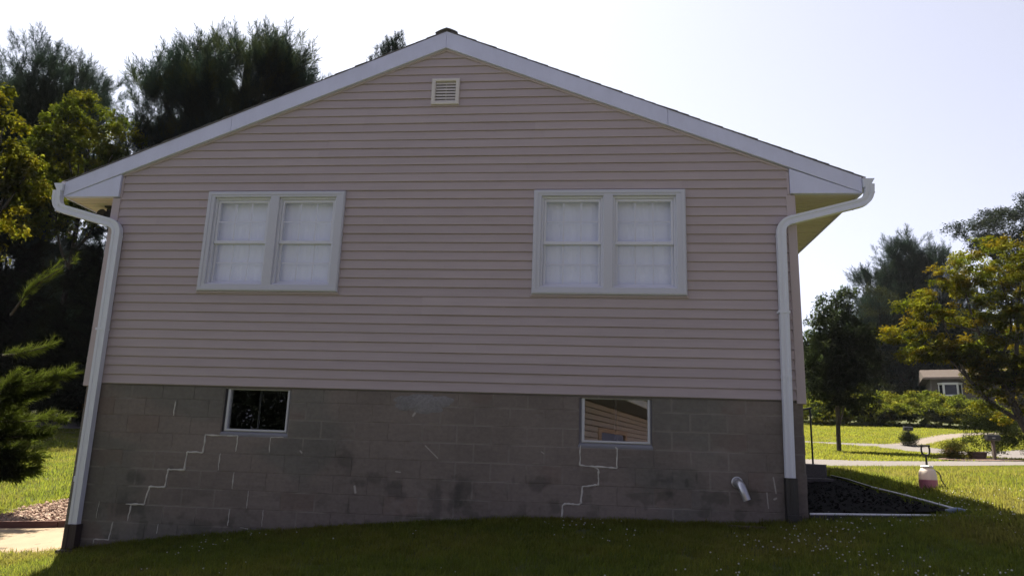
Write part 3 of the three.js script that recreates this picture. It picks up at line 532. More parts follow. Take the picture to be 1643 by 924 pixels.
{
  const x = 4.1, z = -1.75, s = tag(group('pump_sprayer', scene, [x, gy(x, z), z]), 'white garden pump sprayer half full of pink liquid standing on the lawn', 'sprayer');
  const L = (p, n = 32) => new THREE.LatheGeometry(p.map(([a, b]) => new THREE.Vector2(a, b)), n);
  const sk = phy([0.8, 0.76, 0.72], { transmission: 0.35, thickness: 0, roughness: 0.75 });
  mesh('tank', L([[0.0, 0.006], [0.08, 0.006], [0.094, 0.02], [0.099, 0.06], [0.1, 0.13], [0.098, 0.2], [0.088, 0.25], [0.066, 0.28], [0.05, 0.288]]), sk, s);
  mesh('liquid', L([[0, 0.012], [0.083, 0.012], [0.0958, 0.03], [0.0985, 0.08], [0.0988, 0.148], [0, 0.149]]), std([0.62, 0.2, 0.27], { roughness: 0.5 }), s);
  mesh('liquid_line', L([[0.1012, 0.01], [0.1012, 0.06], [0.1014, 0.146], [0.1004, 0.147]]), phy([0.66, 0.24, 0.32], { transmission: 0.3, thickness: 0, roughness: 0.6 }), s);
  mesh('collar', L([[0.04, 0.284], [0.066, 0.286], [0.07, 0.3], [0.066, 0.312], [0.02, 0.316], [0.0, 0.316]]), std([0.78, 0.76, 0.73], { roughness: 0.45 }), s);
  const rod = new THREE.CylinderGeometry(0.011, 0.013, 0.13, 12); rod.translate(0, 0.375, 0);
  mesh('pump_rod', rod, darkPlastic, s);
  mesh('handle', [tube([[-0.042, 0.545, 0], [-0.048, 0.5, 0], [-0.038, 0.455, 0], [0, 0.437, 0], [0.038, 0.455, 0], [0.048, 0.5, 0], [0.042, 0.545, 0]], [0.011, 0.011], 8), (() => { const g = new THREE.CylinderGeometry(0.012, 0.012, 0.112, 10); g.rotateZ(Math.PI / 2); g.translate(0, 0.55, 0); return g; })()], darkPlastic, s);
  mesh('hose', tube([[0.06, 0.27, 0.02], [0.12, 0.23, 0.03], [0.14, 0.13, 0.05], [0.2, 0.05, 0.07], [0.27, 0.03, 0.05], [0.34, 0.035, 0.02]], [0.0065, 0.0065], 6), darkPlastic, s);
  mesh('wand', tube([[0.34, 0.04, 0.02], [0.16, 0.045, -0.1], [-0.06, 0.05, -0.16]], [0.009, 0.006], 6), darkPlastic, s);
}
{
  const a = tag(group('flat_stone', scene, [1.6, gy(1.6, 0.16) + 0.005, 0.17]), 'rust brown flat stone at the wall foot below the vent pipe', 'stone');
  const g = new THREE.CylinderGeometry(0.2, 0.22, 0.05, 18, 1); const p = g.attributes.position; for (let i = 0; i < p.count; i++) { const q = 0.85 + 0.3 * fbm(p.getX(i) * 5 + 4, p.getZ(i) * 5 + 4, 3, 2); p.setX(i, p.getX(i) * q * 1.15); p.setZ(i, p.getZ(i) * q * 0.55); } g.computeVertexNormals();
  mesh('slab', g, std([0.06, 0.035, 0.025], { map: grit }), a);
}
{
  const e = tag(group('timber_edging', scene, [-6.9, gy(-6.9, -1.68), -1.68]), 'dark red timber edging between the concrete pad and the gravel bed', 'edging');
  const pts = [[-5.78, -1.6], [-7.05, -1.68], [-8.3, -1.8], [-9.6, -1.95]];
  for (let i = 0; i < 3; i++) {
    const [a, b] = [pts[i], pts[i + 1]], l = Math.hypot(b[0] - a[0], b[1] - a[1]) - 0.012, g = new THREE.BoxGeometry(l, 0.12, 0.09), ya = gy(...a), yb = gy(...b);
    g.rotateZ(Math.atan2(yb - ya, -(b[0] - a[0])) * -1); g.rotateY(Math.atan2(b[1] - a[1], -(b[0] - a[0])));
    g.translate((a[0] + b[0]) / 2 + 6.9, (ya + yb) / 2 - gy(-6.9, -1.68) + 0.035, (a[1] + b[1]) / 2 + 1.68);
    mesh('timber', g, std([0.1 + i * 0.01, 0.045, 0.038], { map: grit, roughness: 0.9 }), e);
  }
}

// ------------------------------------------------------------------ foliage
const V = (x, y, z) => new THREE.Vector3(x, y, z);
function leafGeo(list) {                               // list of [base, direction, side, length, width, fold]
  const pos = [], nor = [];
  for (const [b, d, s, l, w] of list) {
    const t = b.clone().addScaledVector(d, l), m = b.clone().addScaledVector(d, l * 0.45), n = d.clone().cross(s).normalize();
    const A = m.clone().addScaledVector(s, w / 2).addScaledVector(n, w * 0.12), B = m.clone().addScaledVector(s, -w / 2).addScaledVector(n, w * 0.12);
    for (const p of [b, A, t, b, t, B]) { pos.push(p.x, p.y, p.z); nor.push(n.x, n.y, n.z); }
  }
  const g = new THREE.BufferGeometry();
  g.setAttribute('position', new THREE.Float32BufferAttribute(pos, 3)); g.setAttribute('normal', new THREE.Float32BufferAttribute(nor, 3));
  return g;
}
const rdir = (r) => { const y = r() * 2 - 1, a = r() * 6.2832, k = Math.sqrt(1 - y * y); return V(k * Math.cos(a), y, k * Math.sin(a)); };
const perp = (d, r) => d.clone().cross(rdir(r)).normalize();
function spray(seed, n, size, leaf, wide, flat) {      // broad leaves round a twig, growing along +y
  const r = rng(seed), L = [];
  for (let i = 0; i < n; i++) {
    const t = r(), c = V((r() - 0.5) * size * 0.95, t * size * flat, (r() - 0.5) * size * 0.95), d = rdir(r); d.y = d.y * 0.55 - 0.05; d.normalize();
    const s = V(0, 1, 0).cross(d); s.addScaledVector(rdir(r), 0.7).addScaledVector(d, -s.dot(d)).normalize();
    L.push([c, d, s, leaf * (0.7 + 0.6 * r()), leaf * wide * (0.8 + 0.4 * r())]);
  }
  return leafGeo(L);
}
function pineSpray(seed, n, len, needle, w) {          // a shoot along +y with needles swept forward
  const r = rng(seed), L = [];
  for (let i = 0; i < n; i++) {
    const t = Math.pow(r(), 0.8), d = rdir(r); d.y = Math.abs(d.y) * 0.6 + 0.45 + 0.6 * t; d.normalize();
    L.push([V((r() - 0.5) * 0.06, t * len, (r() - 0.5) * 0.06), d, perp(d, r), needle * (0.7 + 0.5 * r()), w]);
  }
  for (let b = 0; b < 4; b++) {
    const a = r() * 6.28, bd = V(Math.cos(a) * 0.6, 0.8, Math.sin(a) * 0.6), st = len * (0.1 + 0.4 * r());
    for (let i = 0; i < n / 5; i++) { const t = r() * len * 0.5, d = rdir(r).addScaledVector(bd, 1.1).normalize(); L.push([V(bd.x * t, st + bd.y * t, bd.z * t), d, perp(d, r), needle * (0.6 + 0.5 * r()), w]); }
  }
  return leafGeo(L);
}
const leafMat = (o = {}) => phy([1, 1, 1], { roughness: 0.85, transmission: 0.4, thickness: 0, side: THREE.DoubleSide, specularIntensity: 0.35, ...o });
const LEAF = leafMat({ transmission: 0.58 }), NEEDLE = leafMat({ transmission: 0.45 }), YELLOW = leafMat({ transmission: 0.55 }), GOLD = leafMat({ transmission: 0.74 }), GLOSSY = leafMat({ roughness: 0.55, transmission: 0.42, specularIntensity: 0.9 }), GRASS = leafMat({ transmission: 0.62, roughness: 0.95, specularIntensity: 0.15 });
function instanced(name, geo, mat, list, parent) {     // list of [position, quaternion, scale, colour]
  const im = new THREE.InstancedMesh(geo, mat, list.length), M = new THREE.Matrix4(), S = V(0, 0, 0);
  list.forEach(([p, q, s, c], i) => { im.setMatrixAt(i, M.compose(p, q, typeof s === 'number' ? S.set(s, s, s) : S.set(...s))); im.setColorAt(i, c); });
  im.name = name; im.castShadow = im.receiveShadow = true; im.userData.kind = 'stuff'; parent.add(im); return im;
}
const UP = V(0, 1, 0);
function crown(name, root, lobes, geo, mat, seed, o) { // lobes: [x, y, z, rx, ry, rz] in world places; density per square metre of lobe surface
  const r = rng(seed), list = [], base = root.position, col = o.colors, gain = o.gain ?? 1.7;
  const m = o.m ?? 9, cr = o.clump ?? 0.7, flat = o.flat ?? 0.5;
  for (const L of lobes) {
    const [x, y, z, rx, ry, rz, dm = 1] = L, area = 12.57 * Math.pow((Math.pow(rx * ry, 1.6) + Math.pow(rx * rz, 1.6) + Math.pow(ry * rz, 1.6)) / 3, 1 / 1.6), n = Math.max(3, Math.round(area * o.density * dm / m)), c0 = Math.min(cr, 0.6 * Math.max(rx, ry));
    for (let i = 0; i < n; i++) {                       // boughs on the outside of the lobe, each a clump of sprays
      const d = rdir(r), k = Math.pow(r(), o.shell ?? 0.3), bump = 0.8 + 0.4 * fbm(d.x * 2.3 + x, d.y * 2.3 + y + d.z * 1.7, seed, 3);
      const cx = x + d.x * rx * k * bump, cy = y + d.y * ry * k * bump, cz = z + d.z * rz * k * bump, cs = c0 * (0.6 + 0.7 * r()), cc = col[Math.floor(r() * col.length)], cv = 0.8 + 0.4 * r();
      for (let q0 = 0; q0 < m; q0++) {
        const e = rdir(r), t = Math.cbrt(r()) * cs, p = V(cx + e.x * t, cy + e.y * t * flat, cz + e.z * t);
        if (o.floor !== undefined && p.y < o.floor) continue;
        const q = new THREE.Quaternion().setFromUnitVectors(UP, d.clone().multiplyScalar((o.out ?? 0.6) * 0.5).addScaledVector(e, (o.out ?? 0.6) * 0.7).addScaledVector(UP, o.up ?? 0.6).addScaledVector(rdir(r), o.rand ?? 0.4).normalize());
        q.multiply(new THREE.Quaternion().setFromAxisAngle(UP, r() * 6.28));
        const v = cv * (0.8 + 0.4 * r()) * gain;
        list.push([p.sub(base), q, (o.size ?? 1) * (0.7 + 0.6 * r()), rgb(cc[0] * v, cc[1] * v, cc[2] * v)]);
      }
    }
  }
  return instanced(name, geo, mat, list, root);
}
const bark = tex(256, 256, (u, v) => { const n = fbm(u * 24, v * 4, 201, 4, 96), m = fbm(u * 6, v * 6, 205, 3, 6), k = 0.5 + 0.8 * (n - 0.2) + 0.3 * (m - 0.5); return [k, k, k]; });
const BARK = std([0.12, 0.095, 0.075], { map: bark, roughness: 0.95 }), DARKBARK = std([0.06, 0.05, 0.042], { map: bark, roughness: 0.95 });
function limbs(root, name, list, mat) {                // each limb: [points in world, radii]
  for (const [pts, rad] of list) mesh(name, tube(pts.map(([x, y, z]) => [x - root.position.x, y - root.position.y, z - root.position.z]), rad, 8), mat, root);
}
function tree(name, x, z, label, grp) { return tag(group(name, scene, [x, gy(x, z) - 0.05, z]), label, 'tree', grp); }
function reach(root, lobes, top, r0, mat, trunkTop, lean = 0) { // trunk and a limb to each lobe
  const b = root.position;
  limbs(root, 'trunk', [[[[b.x, b.y - 0.1, b.z], [b.x + lean * 0.4, b.y + (trunkTop - b.y) * 0.4, b.z], [b.x + lean, trunkTop, b.z]], [r0, r0 * 0.7, r0 * 0.3]]], mat);
  limbs(root, 'limb', lobes.map((L, i) => { const t = Math.min(0.9, Math.max(0.25, (L[1] - L[4] * 0.5 - b.y) / (trunkTop - b.y) - 0.15)), s = [b.x + lean * t, b.y + (trunkTop - b.y) * t, b.z]; return [[s, [(s[0] + L[0]) / 2, (s[1] + L[1]) / 2 - 0.2, (s[2] + L[2]) / 2], [L[0], L[1] + L[4] * 0.4, L[2]]], [r0 * 0.42, r0 * 0.25, r0 * 0.08]]; }), mat);
}
const PINE = [pineSpray(1, 60, 0.62, 0.24, 0.018), pineSpray(2, 60, 0.85, 0.28, 0.018)];
const PINEC = [[0.036, 0.058, 0.044], [0.042, 0.062, 0.042], [0.032, 0.052, 0.042]];
// pines behind the left side of the house
{
  const a = tree('pine_tree', -28, -25, 'tall dark pine at the far left, its rounded top against the sky');
  const la = [[-28.9, 16.4, -25, 2.4, 2.6, 2.4], [-31.8, 14.6, -26, 2.6, 3.2, 3], [-27.2, 14.8, -24.5, 1.0, 2.0, 1.4], [-29.2, 11.8, -25, 3.2, 3.2, 3.2], [-30, 7, -25, 4.5, 3.8, 4]];
  reach(a, la, 19, 0.4, DARKBARK, 18.5);
  crown('crown', a, la, PINE[1], NEEDLE, 301, { colors: PINEC, density: 8, gain: 4.4, out: 0.5, up: 0.9, rand: 0.3, size: 1.05, clump: 1.15, m: 14, flat: 0.6 });
  const b = tree('pine_tree', -17, -23, 'broad tall pine rising behind the left slope of the roof');
  const lb = [[-17.4, 15.2, -23, 2.5, 3.0, 2.6], [-15.2, 15.4, -22.5, 1.3, 2.6, 2], [-19.6, 14.6, -23, 1.6, 3.4, 2.2], [-21.4, 15.0, -23, 0.9, 2.6, 1.2], [-20.2, 10.8, -23, 2.3, 3.0, 2.4], [-16.8, 10.6, -23, 3.6, 4.0, 3.2], [-14.6, 11.5, -23, 1.6, 3, 2.0]];
  reach(b, lb, 19, 0.42, DARKBARK, 18.2);
  crown('crown', b, lb, PINE[1], NEEDLE, 302, { colors: [...PINEC, [0.05, 0.064, 0.03]], density: 8, gain: 4.4, out: 0.5, up: 0.9, rand: 0.3, size: 1.05, clump: 1.15, m: 14, flat: 0.6 });
  const c = tree('pine_tree', -13.4, -34, 'distant pine showing only its tip above the left roof slope');
  const lc = [[-13.4, 23.6, -34, 0.95, 2.0, 1], [-13.6, 20, -34, 2.2, 3, 2.2], [-13.4, 15, -34, 3, 4, 3]];
  reach(c, lc, 24, 0.35, DARKBARK, 25);
  crown('crown', c, lc, PINE[0], NEEDLE, 303, { colors: PINEC, density: 6, gain: 3.2, out: 0.3, up: 1.1, rand: 0.3, size: 1.1, clump: 0.8, m: 8 });
}
const MAPLE = spray(13, 16, 0.34, 0.13, 0.75, 0.5);
const BROAD = [spray(11, 34, 0.6, 0.11, 0.62, 0.5), spray(12, 30, 0.55, 0.1, 0.6, 0.5)];
{
  const cols = [[0.42, 0.47, 0.07], [0.36, 0.43, 0.07], [0.48, 0.49, 0.07], [0.3, 0.38, 0.07]];
  const sc = 1.176, d = tree('maple_tree', -21.9, -19.6, 'yellow green leafy tree between the two tall pines on the left');
  const ld = [[-18.3, 10.5, -15, 1.5, 1.0, 1.4], [-17.1, 9.6, -15, 1.0, 0.75, 1.1], [-19.3, 9.8, -15, 1.1, 0.9, 1.2], [-18.6, 8.9, -15, 1.7, 0.9, 1.5], [-20.2, 8.2, -15, 1.5, 1, 1.4], [-17.3, 7.6, -15.2, 1.1, 0.9, 1.2], [-19.2, 7.0, -15, 1.7, 0.9, 1.4]].map(([x, y, z, a, b, c]) => [x * sc, -0.58 + (y + 0.58) * sc, 7.75 + (z - 7.75) * sc, a * sc, b * sc, c * sc]);
  reach(d, ld, 11, 0.16, DARKBARK, 11);
  crown('crown', d, ld, MAPLE, YELLOW, 311, { colors: cols, density: 8.5, gain: 1.25, out: 0.4, up: 0.8, rand: 0.45, clump: 0.36, m: 6, flat: 0.5 });
  const e = tree('maple_tree', -18.2, -11, 'golden leafy tree cut off by the left edge of the view');
  const le = [[-18.5, 9.5, -11, 0.6, 0.5, 0.7], [-18.0, 8.6, -11, 0.75, 0.45, 0.8], [-17.5, 7.6, -11, 0.85, 0.45, 0.8], [-16.9, 6.9, -11, 0.9, 0.45, 0.9], [-17.7, 6.6, -11.3, 0.9, 0.5, 0.9], [-17.6, 5.6, -11, 0.7, 0.4, 0.8], [-17.6, 4.5, -11, 0.55, 0.32, 0.6], [-17.9, 3.4, -11, 0.45, 0.3, 0.6]];
  reach(e, le, 9, 0.14, DARKBARK, 9);
  crown('crown', e, le, MAPLE, YELLOW, 312, { colors: [[0.5, 0.52, 0.07], [0.44, 0.48, 0.07], [0.56, 0.53, 0.07]], density: 8.5, gain: 1.25, out: 0.4, up: 0.8, rand: 0.45, clump: 0.36, m: 6, flat: 0.5 });
}
// dark evergreens filling the gap at the left
{
  const spec = [[-24.6, -19, 8.2, 'dark spruce at the left edge behind the sunlit lawn'], [-20.6, -20.5, 9.8, 'tallest of the dark spruces left of the downspout'], [-17.2, -18.6, 7.6, 'dark spruce nearest the left corner of the house'], [-28.5, -21, 9, 'dark spruce behind the others at the far left']];
  spec.forEach(([x, z, h, lab], i) => {
    const t = tree('spruce_tree', x, z, lab), y0 = gy(x, z), lobes = [];
    for (let k = 0; k < 6; k++) { const q = k / 6, rr = 2.7 * (1 - q) + 0.5; lobes.push([x, y0 + 1.1 + h * q * 0.86, z, rr, h * 0.12, rr]); }
    limbs(t, 'trunk', [[[[x, y0 - 0.2, z], [x, y0 + h * 0.5, z], [x, y0 + h * 0.95, z]], [0.2, 0.14, 0.03]]], DARKBARK);
    crown('crown', t, lobes, PINE[0], NEEDLE, 330 + i, { colors: [[0.022, 0.034, 0.022], [0.028, 0.038, 0.022]], density: 7, gain: 3, out: 0.9, up: -0.05, rand: 0.35, shell: 0.5, clump: 0.6, m: 8, flat: 0.35 });
  });
  const s = tag(group('shrub', scene, [-17.1, gy(-17.1, -16.3), -16.3]), 'small yellow leaved shrub at the lawn edge beside the left downspout', 'shrub');
  crown('foliage', s, [[-17.1, gy(-17.1, -16.3) + 0.8, -16.3, 0.5, 0.45, 0.5]], BROAD[1], LEAF, 341, { colors: [[0.2, 0.13, 0.03]], density: 26, clump: 0.2, size: 0.7 });
  const r = rng(88), list = [];
  for (let i = 0; i < 10000; i++) { const x = -62 + r() * 62, z = -40 - r() * 12, y = gy(Math.max(-75, x), z) + Math.pow(r(), 0.8) * (8.5 + 4 * fbm(x * 0.12, 3, 6, 3)); list.push([V(x, y, z), new THREE.Quaternion().setFromUnitVectors(UP, rdir(r)), 2.2 + 1.6 * r(), rgb(0.028 + r() * 0.02, 0.042 + r() * 0.02, 0.022)]); }
  const w = instanced('distant_wood', BROAD[0], LEAF, list, scene); kind(w, 'stuff', 'dark wood closing the view behind the left trees'); w.userData.category = 'wood';
}
// juniper beside the concrete pad, its branches reaching in from the left
{
  const x0 = -9.3, z0 = -2.7, j = tag(group('juniper_tree', scene, [x0, gy(x0, z0) - 0.02, z0]), 'feathery green juniper reaching in at the left edge over the lawn', 'tree'), y0 = j.position.y;
  const r = rng(404), L = []; // feathery plume along +y
  for (let i = 0; i < 30; i++) { const t = r(), d = rdir(r); d.y = Math.abs(d.y) + 0.9; d.normalize(); L.push([V((r() - 0.5) * 0.07 * (1 - t), t * 0.3, (r() - 0.5) * 0.07 * (1 - t)), d, perp(d, r), 0.08 + 0.07 * r(), 0.013]); }
  const plume = leafGeo(L), list = [], lim = [];
  const br = (pts, n, sp) => {
    const c = new THREE.CatmullRomCurve3(pts.map((p) => V(...p)));
    lim.push([pts, [0.02, 0.012, 0.004]]);
    for (let i = 0; i < n; i++) {
      const t = 0.08 + 0.92 * Math.pow(r(), 0.75), p = c.getPoint(t), tan = c.getTangent(t), w = sp * (1.15 - t);
      p.add(V((r() - 0.5) * w, (r() - 0.35) * w * 0.7, (r() - 0.5) * w));
      const d = tan.clone().multiplyScalar(1.1).add(V(0, 0.25, 0)).addScaledVector(rdir(r), 0.5).normalize(), v = 0.7 + 0.6 * r();
      list.push([p.clone().sub(j.position), new THREE.Quaternion().setFromUnitVectors(UP, d), 0.5 + 0.5 * r(), rgb(0.42 * v, 0.52 * v, 0.12 * v)]);
    }
  };
  for (let i = 0; i < 22; i++) {
    const h = 0.6 + 1.3 * (i / 22), a = i * 2.4, len = 0.5 * (0.6 + 0.5 * r());
    br([[x0, y0 + h, z0], [x0 + Math.cos(a) * len * 0.55, y0 + h + 0.02, z0 + Math.sin(a) * len * 0.55], [x0 + Math.cos(a) * len, y0 + h + 0.24 * r(), z0 + Math.sin(a) * len]], 34, 0.2);
  }
  const R = (h, ex, ey, n, sp) => br([[x0 + 0.05, y0 + h, z0], [x0 + 0.4, (y0 + h + ey) / 2 - 0.04, z0 + 0.1], [ex, ey, z0 + 0.2]], n, sp);
R(1.85, -8.0, 0.26, 110, 0.26); R(1.7, -8.25, 0.02, 110, 0.3); R(1.45, -7.95, -0.38, 60, 0.18); R(1.25, -8.15, -0.62, 110, 0.3); R(0.95, -8.3, -0.95, 110, 0.3); R(0.75, -8.5, -1.25, 80, 0.26); R(2.45, -8.35, 0.72, 26, 0.12); R(3.1, -8.15, 2.1, 26, 0.16); R(0.8, -8.2, -1.15, 90, 0.3);
  limbs(j, 'trunk', [[[[x0, y0 - 0.1, z0], [x0 + 0.04, y0 + 1.5, z0], [x0, y0 + 2.3, z0]], [0.08, 0.06, 0.015]]], DARKBARK);
  mesh('branches', lim.map(([p, rad]) => tube(p.map((q) => [q[0] - j.position.x, q[1] - j.position.y, q[2] - j.position.z]), rad, 5)), DARKBARK, j);
  instanced('foliage', plume, leafMat({ transmission: 0.5 }), list, j);
}
// right side
{
  const p = tree('pear_tree', 11.28, -27, 'upright glossy leaved tree on the grass strip between the two roads');
  const lp = [[11.9, 2.4, -27, 1.5, 1.1, 1.4], [11.1, 2.4, -27, 1.1, 1.0, 1.1], [11.7, 4.0, -27, 1.5, 1.3, 1.4], [11.0, 3.9, -27, 1.0, 1.1, 1.1], [11.8, 5.4, -27, 1.25, 1.2, 1.2], [11.6, 6.5, -27, 0.9, 0.9, 0.9], [11.0, 5.2, -27, 0.8, 0.9, 0.9], [12.4, 4.6, -27, 0.9, 1.1, 1]];
  limbs(p, 'trunk', [[[[11.28, -0.4, -27], [11.3, 0.8, -27], [11.45, 3, -27], [11.6, 6.6, -27]], [0.11, 0.085, 0.07, 0.02]]], DARKBARK);
  limbs(p, 'limb', lp.map((L) => [[[11.35, Math.max(0.9, L[1] - 1.6), -27], [(11.35 + L[0]) / 2, L[1] - 0.6, -27 + (L[2] + 27) / 2], [L[0], L[1] + 0.4, L[2]]], [0.05, 0.035, 0.012]]), BARK);
  crown('crown', p, lp, spray(15, 20, 0.4, 0.11, 0.62, 0.6), GLOSSY, 351, { colors: [[0.05, 0.068, 0.028], [0.06, 0.075, 0.03], [0.045, 0.06, 0.028]], density: 15, gain: 3.8, out: 0.5, up: 0.7, rand: 0.5, clump: 0.36, m: 6, flat: 0.6 });
  const back = (L, z0, z1) => L.map(([x, y, z, a, b, c, d = 1]) => { const f = (7.75 - z1) / (7.75 - z0); return [x * f, -0.58 + (y + 0.58) * f, 7.75 + (z - 7.75) * f, a * f, b * f, c * f, d]; });
  const h = tree('pine_tree', 34.6, -74, 'dark pine on the hillside between the upright tree and the golden tree');
  const lh = [[24.3, 14.0, -49, 1.9, 2.0, 1.8], [22.4, 11.4, -49, 1.8, 2.4, 1.8], [25.6, 12.3, -49, 2.4, 2.6, 2.2], [23.6, 8.6, -49, 3.2, 3.4, 2.6], [26.2, 8.5, -49, 3.4, 4, 2.6], [21.3, 8.4, -48, 1.6, 3, 1.6], [23, 5, -49, 3.6, 2.8, 2.5]];
  lh.splice(0, 99, ...back(lh, -49, -74));
  reach(h, lh, 20, 0.4, DARKBARK, 20);
  crown('crown', h, lh, PINE[1], NEEDLE, 352, { colors: PINEC, density: 3.2, gain: 4.2, out: 0.45, up: 0.8, rand: 0.4, size: 1.6, clump: 1.3, m: 12, flat: 0.6 });
  const k = tree('birch_tree', 30, -70, 'pale loose leaved tree between the upright tree and the hillside pine');
  const lk = [[20.9, 10.2, -46, 1.3, 1.5, 1.2], [20.4, 7.4, -46, 1.5, 1.8, 1.3], [20.8, 4.8, -46, 1.8, 1.6, 1.4]];
  lk.splice(0, 99, ...back(lk, -46, -70));
  reach(k, lk, 14, 0.12, DARKBARK, 13);
  crown('crown', k, lk, BROAD[1], LEAF, 353, { colors: [[0.07, 0.085, 0.04], [0.06, 0.075, 0.036]], density: 3, gain: 3, size: 1.4, clump: 1, m: 10 });
  const t = tree('oak_tree', 44, -66, 'blue green tree top behind the golden tree at the upper right');
  const lt = [[27.6, 15.0, -43, 1.9, 1.2, 1.6], [29.6, 15.8, -43, 1.8, 1.5, 1.6], [31.5, 15.6, -43, 2.2, 2.4, 2], [28.6, 13.4, -43, 2.8, 1.6, 2.4], [25.3, 14.9, -43, 0.85, 0.4, 0.8, 0.7], [26.3, 14.2, -43, 0.8, 0.35, 0.8, 0.7], [30.5, 11, -43, 3, 2.6, 2.6], [27.5, 9.5, -43, 2.5, 2.5, 2]];
  lt.splice(0, 99, ...back(lt, -43, -66));
  reach(t, lt, 19, 0.32, DARKBARK, 18);
  crown('crown', t, lt, BROAD[0], LEAF, 354, { colors: [[0.05, 0.07, 0.045], [0.058, 0.075, 0.045]], density: 3, gain: 3, clump: 1.1, m: 12, size: 1.6, out: 0.35, up: 0.7 });
}
{
  const y = gy(38, -56), u = tree('dogwood_tree', 38, -56, 'leafy tree hiding the right part of the far house');
  const lu = [[34.6, y + 3.0, -56, 1.0, 1.0, 1.0], [36.2, y + 3.2, -56, 1.4, 1.0, 1.2], [38.3, y + 3.6, -56, 1.8, 1.2, 1.4], [40.5, y + 3.2, -56, 1.8, 1.3, 1.4], [37.2, y + 2.0, -56, 1.3, 0.8, 1.1], [39.6, y + 2.0, -56, 1.6, 0.9, 1.2]];
  reach(u, lu, 4, 0.1, DARKBARK, y + 3.6);
  crown('crown', u, lu, MAPLE, LEAF, 356, { colors: [[0.13, 0.16, 0.035], [0.16, 0.17, 0.035]], density: 6, gain: 1.6, clump: 0.5, m: 6, size: 1.5 });
  const g = tree('locust_tree', 18.7, -25, 'spreading golden leaved tree with layered branches at the right edge');
  const lg = [[17.8, 8.3, -25, 1.7, 0.8, 1.6], [19.4, 8.6, -25.2, 1.8, 0.9, 1.6], [16.3, 7.6, -25, 1.3, 0.6, 1.3], [15.4, 6.8, -25, 1.2, 0.55, 1.2], [17.4, 6.9, -24.6, 1.6, 0.6, 1.5], [19.2, 7.0, -25, 1.7, 0.7, 1.6], [14.0, 6.1, -25, 0.8, 0.3, 0.9], [14.9, 5.6, -25.2, 1.1, 0.45, 1.1], [16.5, 5.7, -24.8, 1.5, 0.55, 1.4], [18.3, 5.6, -25, 1.7, 0.6, 1.5], [13.7, 4.75, -25, 1.15, 0.36, 1.0], [14.9, 4.45, -24.8, 1.1, 0.4, 1.1], [16.6, 4.5, -25.2, 1.3, 0.45, 1.2], [18.4, 4.3, -25, 1.7, 0.6, 1.4], [17.9, 3.1, -25, 1.2, 0.5, 1.2], [19.4, 3.2, -25, 1.3, 0.7, 1.2], [17.6, 2.2, -25, 0.75, 0.35, 0.9, 0.8], [18.9, 2.0, -25, 1.1, 0.5, 1.1], [14.4, 3.95, -25, 1.0, 0.3, 0.9], [15.8, 4.0, -25.2, 1.0, 0.35, 0.9], [16.6, 3.75, -25, 1.0, 0.4, 0.9, 2.6], [17.6, 3.5, -25, 1.0, 0.5, 0.9, 2], [18.8, 3.0, -25, 1.1, 0.6, 1.0, 2], [16.8, 3.15, -25, 0.75, 0.5, 0.8, 2.6], [15.2, 3.95, -24.8, 1.1, 0.28, 0.9, 2], [17.1, 2.6, -25, 0.8, 0.45, 0.8], [16.8, 1.75, -25, 0.5, 0.3, 0.6], [18.3, 1.3, -25.5, 0.9, 0.4, 0.8], [19.8, 5.6, -25, 1.5, 0.8, 1.4]];
  limbs(g, 'trunk', [[[[18.75, -0.5, -25], [18.5, 0.3, -25], [18.1, 1.2, -25], [17.75, 2.2, -25]], [0.24, 0.2, 0.17, 0.14]]], DARKBARK);
  limbs(g, 'limb', [[[[17.75, 2.2, -25], [17.2, 3.6, -25], [16.6, 5.6, -25], [16.3, 7.4, -25]], [0.13, 0.09, 0.05, 0.02]], [[[18.1, 1.2, -25], [17.0, 2.0, -25.1], [16.2, 2.9, -25], [15.6, 4.4, -25], [15.2, 6.6, -25]], [0.1, 0.08, 0.06, 0.045, 0.015]], [[[17.75, 2.2, -25], [18.2, 4.2, -25], [18.6, 6.6, -25], [19, 8.4, -25]], [0.13, 0.09, 0.05, 0.02]], [[[16.2, 2.9, -25], [15, 4.2, -25], [13.6, 4.8, -25]], [0.05, 0.03, 0.01]], [[[16.8, 5, -25], [15.2, 5.5, -25], [13.9, 6.1, -25]], [0.04, 0.025, 0.01]], [[[18.3, 1.0, -25], [19.2, 1.8, -25], [19.8, 3, -25]], [0.08, 0.05, 0.02]], [[[17.3, 3.4, -25], [18, 5.2, -24.8], [17.7, 7.8, -24.8]], [0.06, 0.04, 0.015]]], DARKBARK);
  crown('crown', g, lg, spray(21, 15, 0.36, 0.13, 0.6, 0.35), GOLD, 361, { colors: [[0.56, 0.55, 0.07], [0.5, 0.52, 0.07], [0.6, 0.52, 0.07], [0.42, 0.48, 0.07]], density: 9, gain: 1.35, out: 0.15, up: 1, rand: 0.35, shell: 0.22, clump: 0.3, m: 5, flat: 0.45 });
}
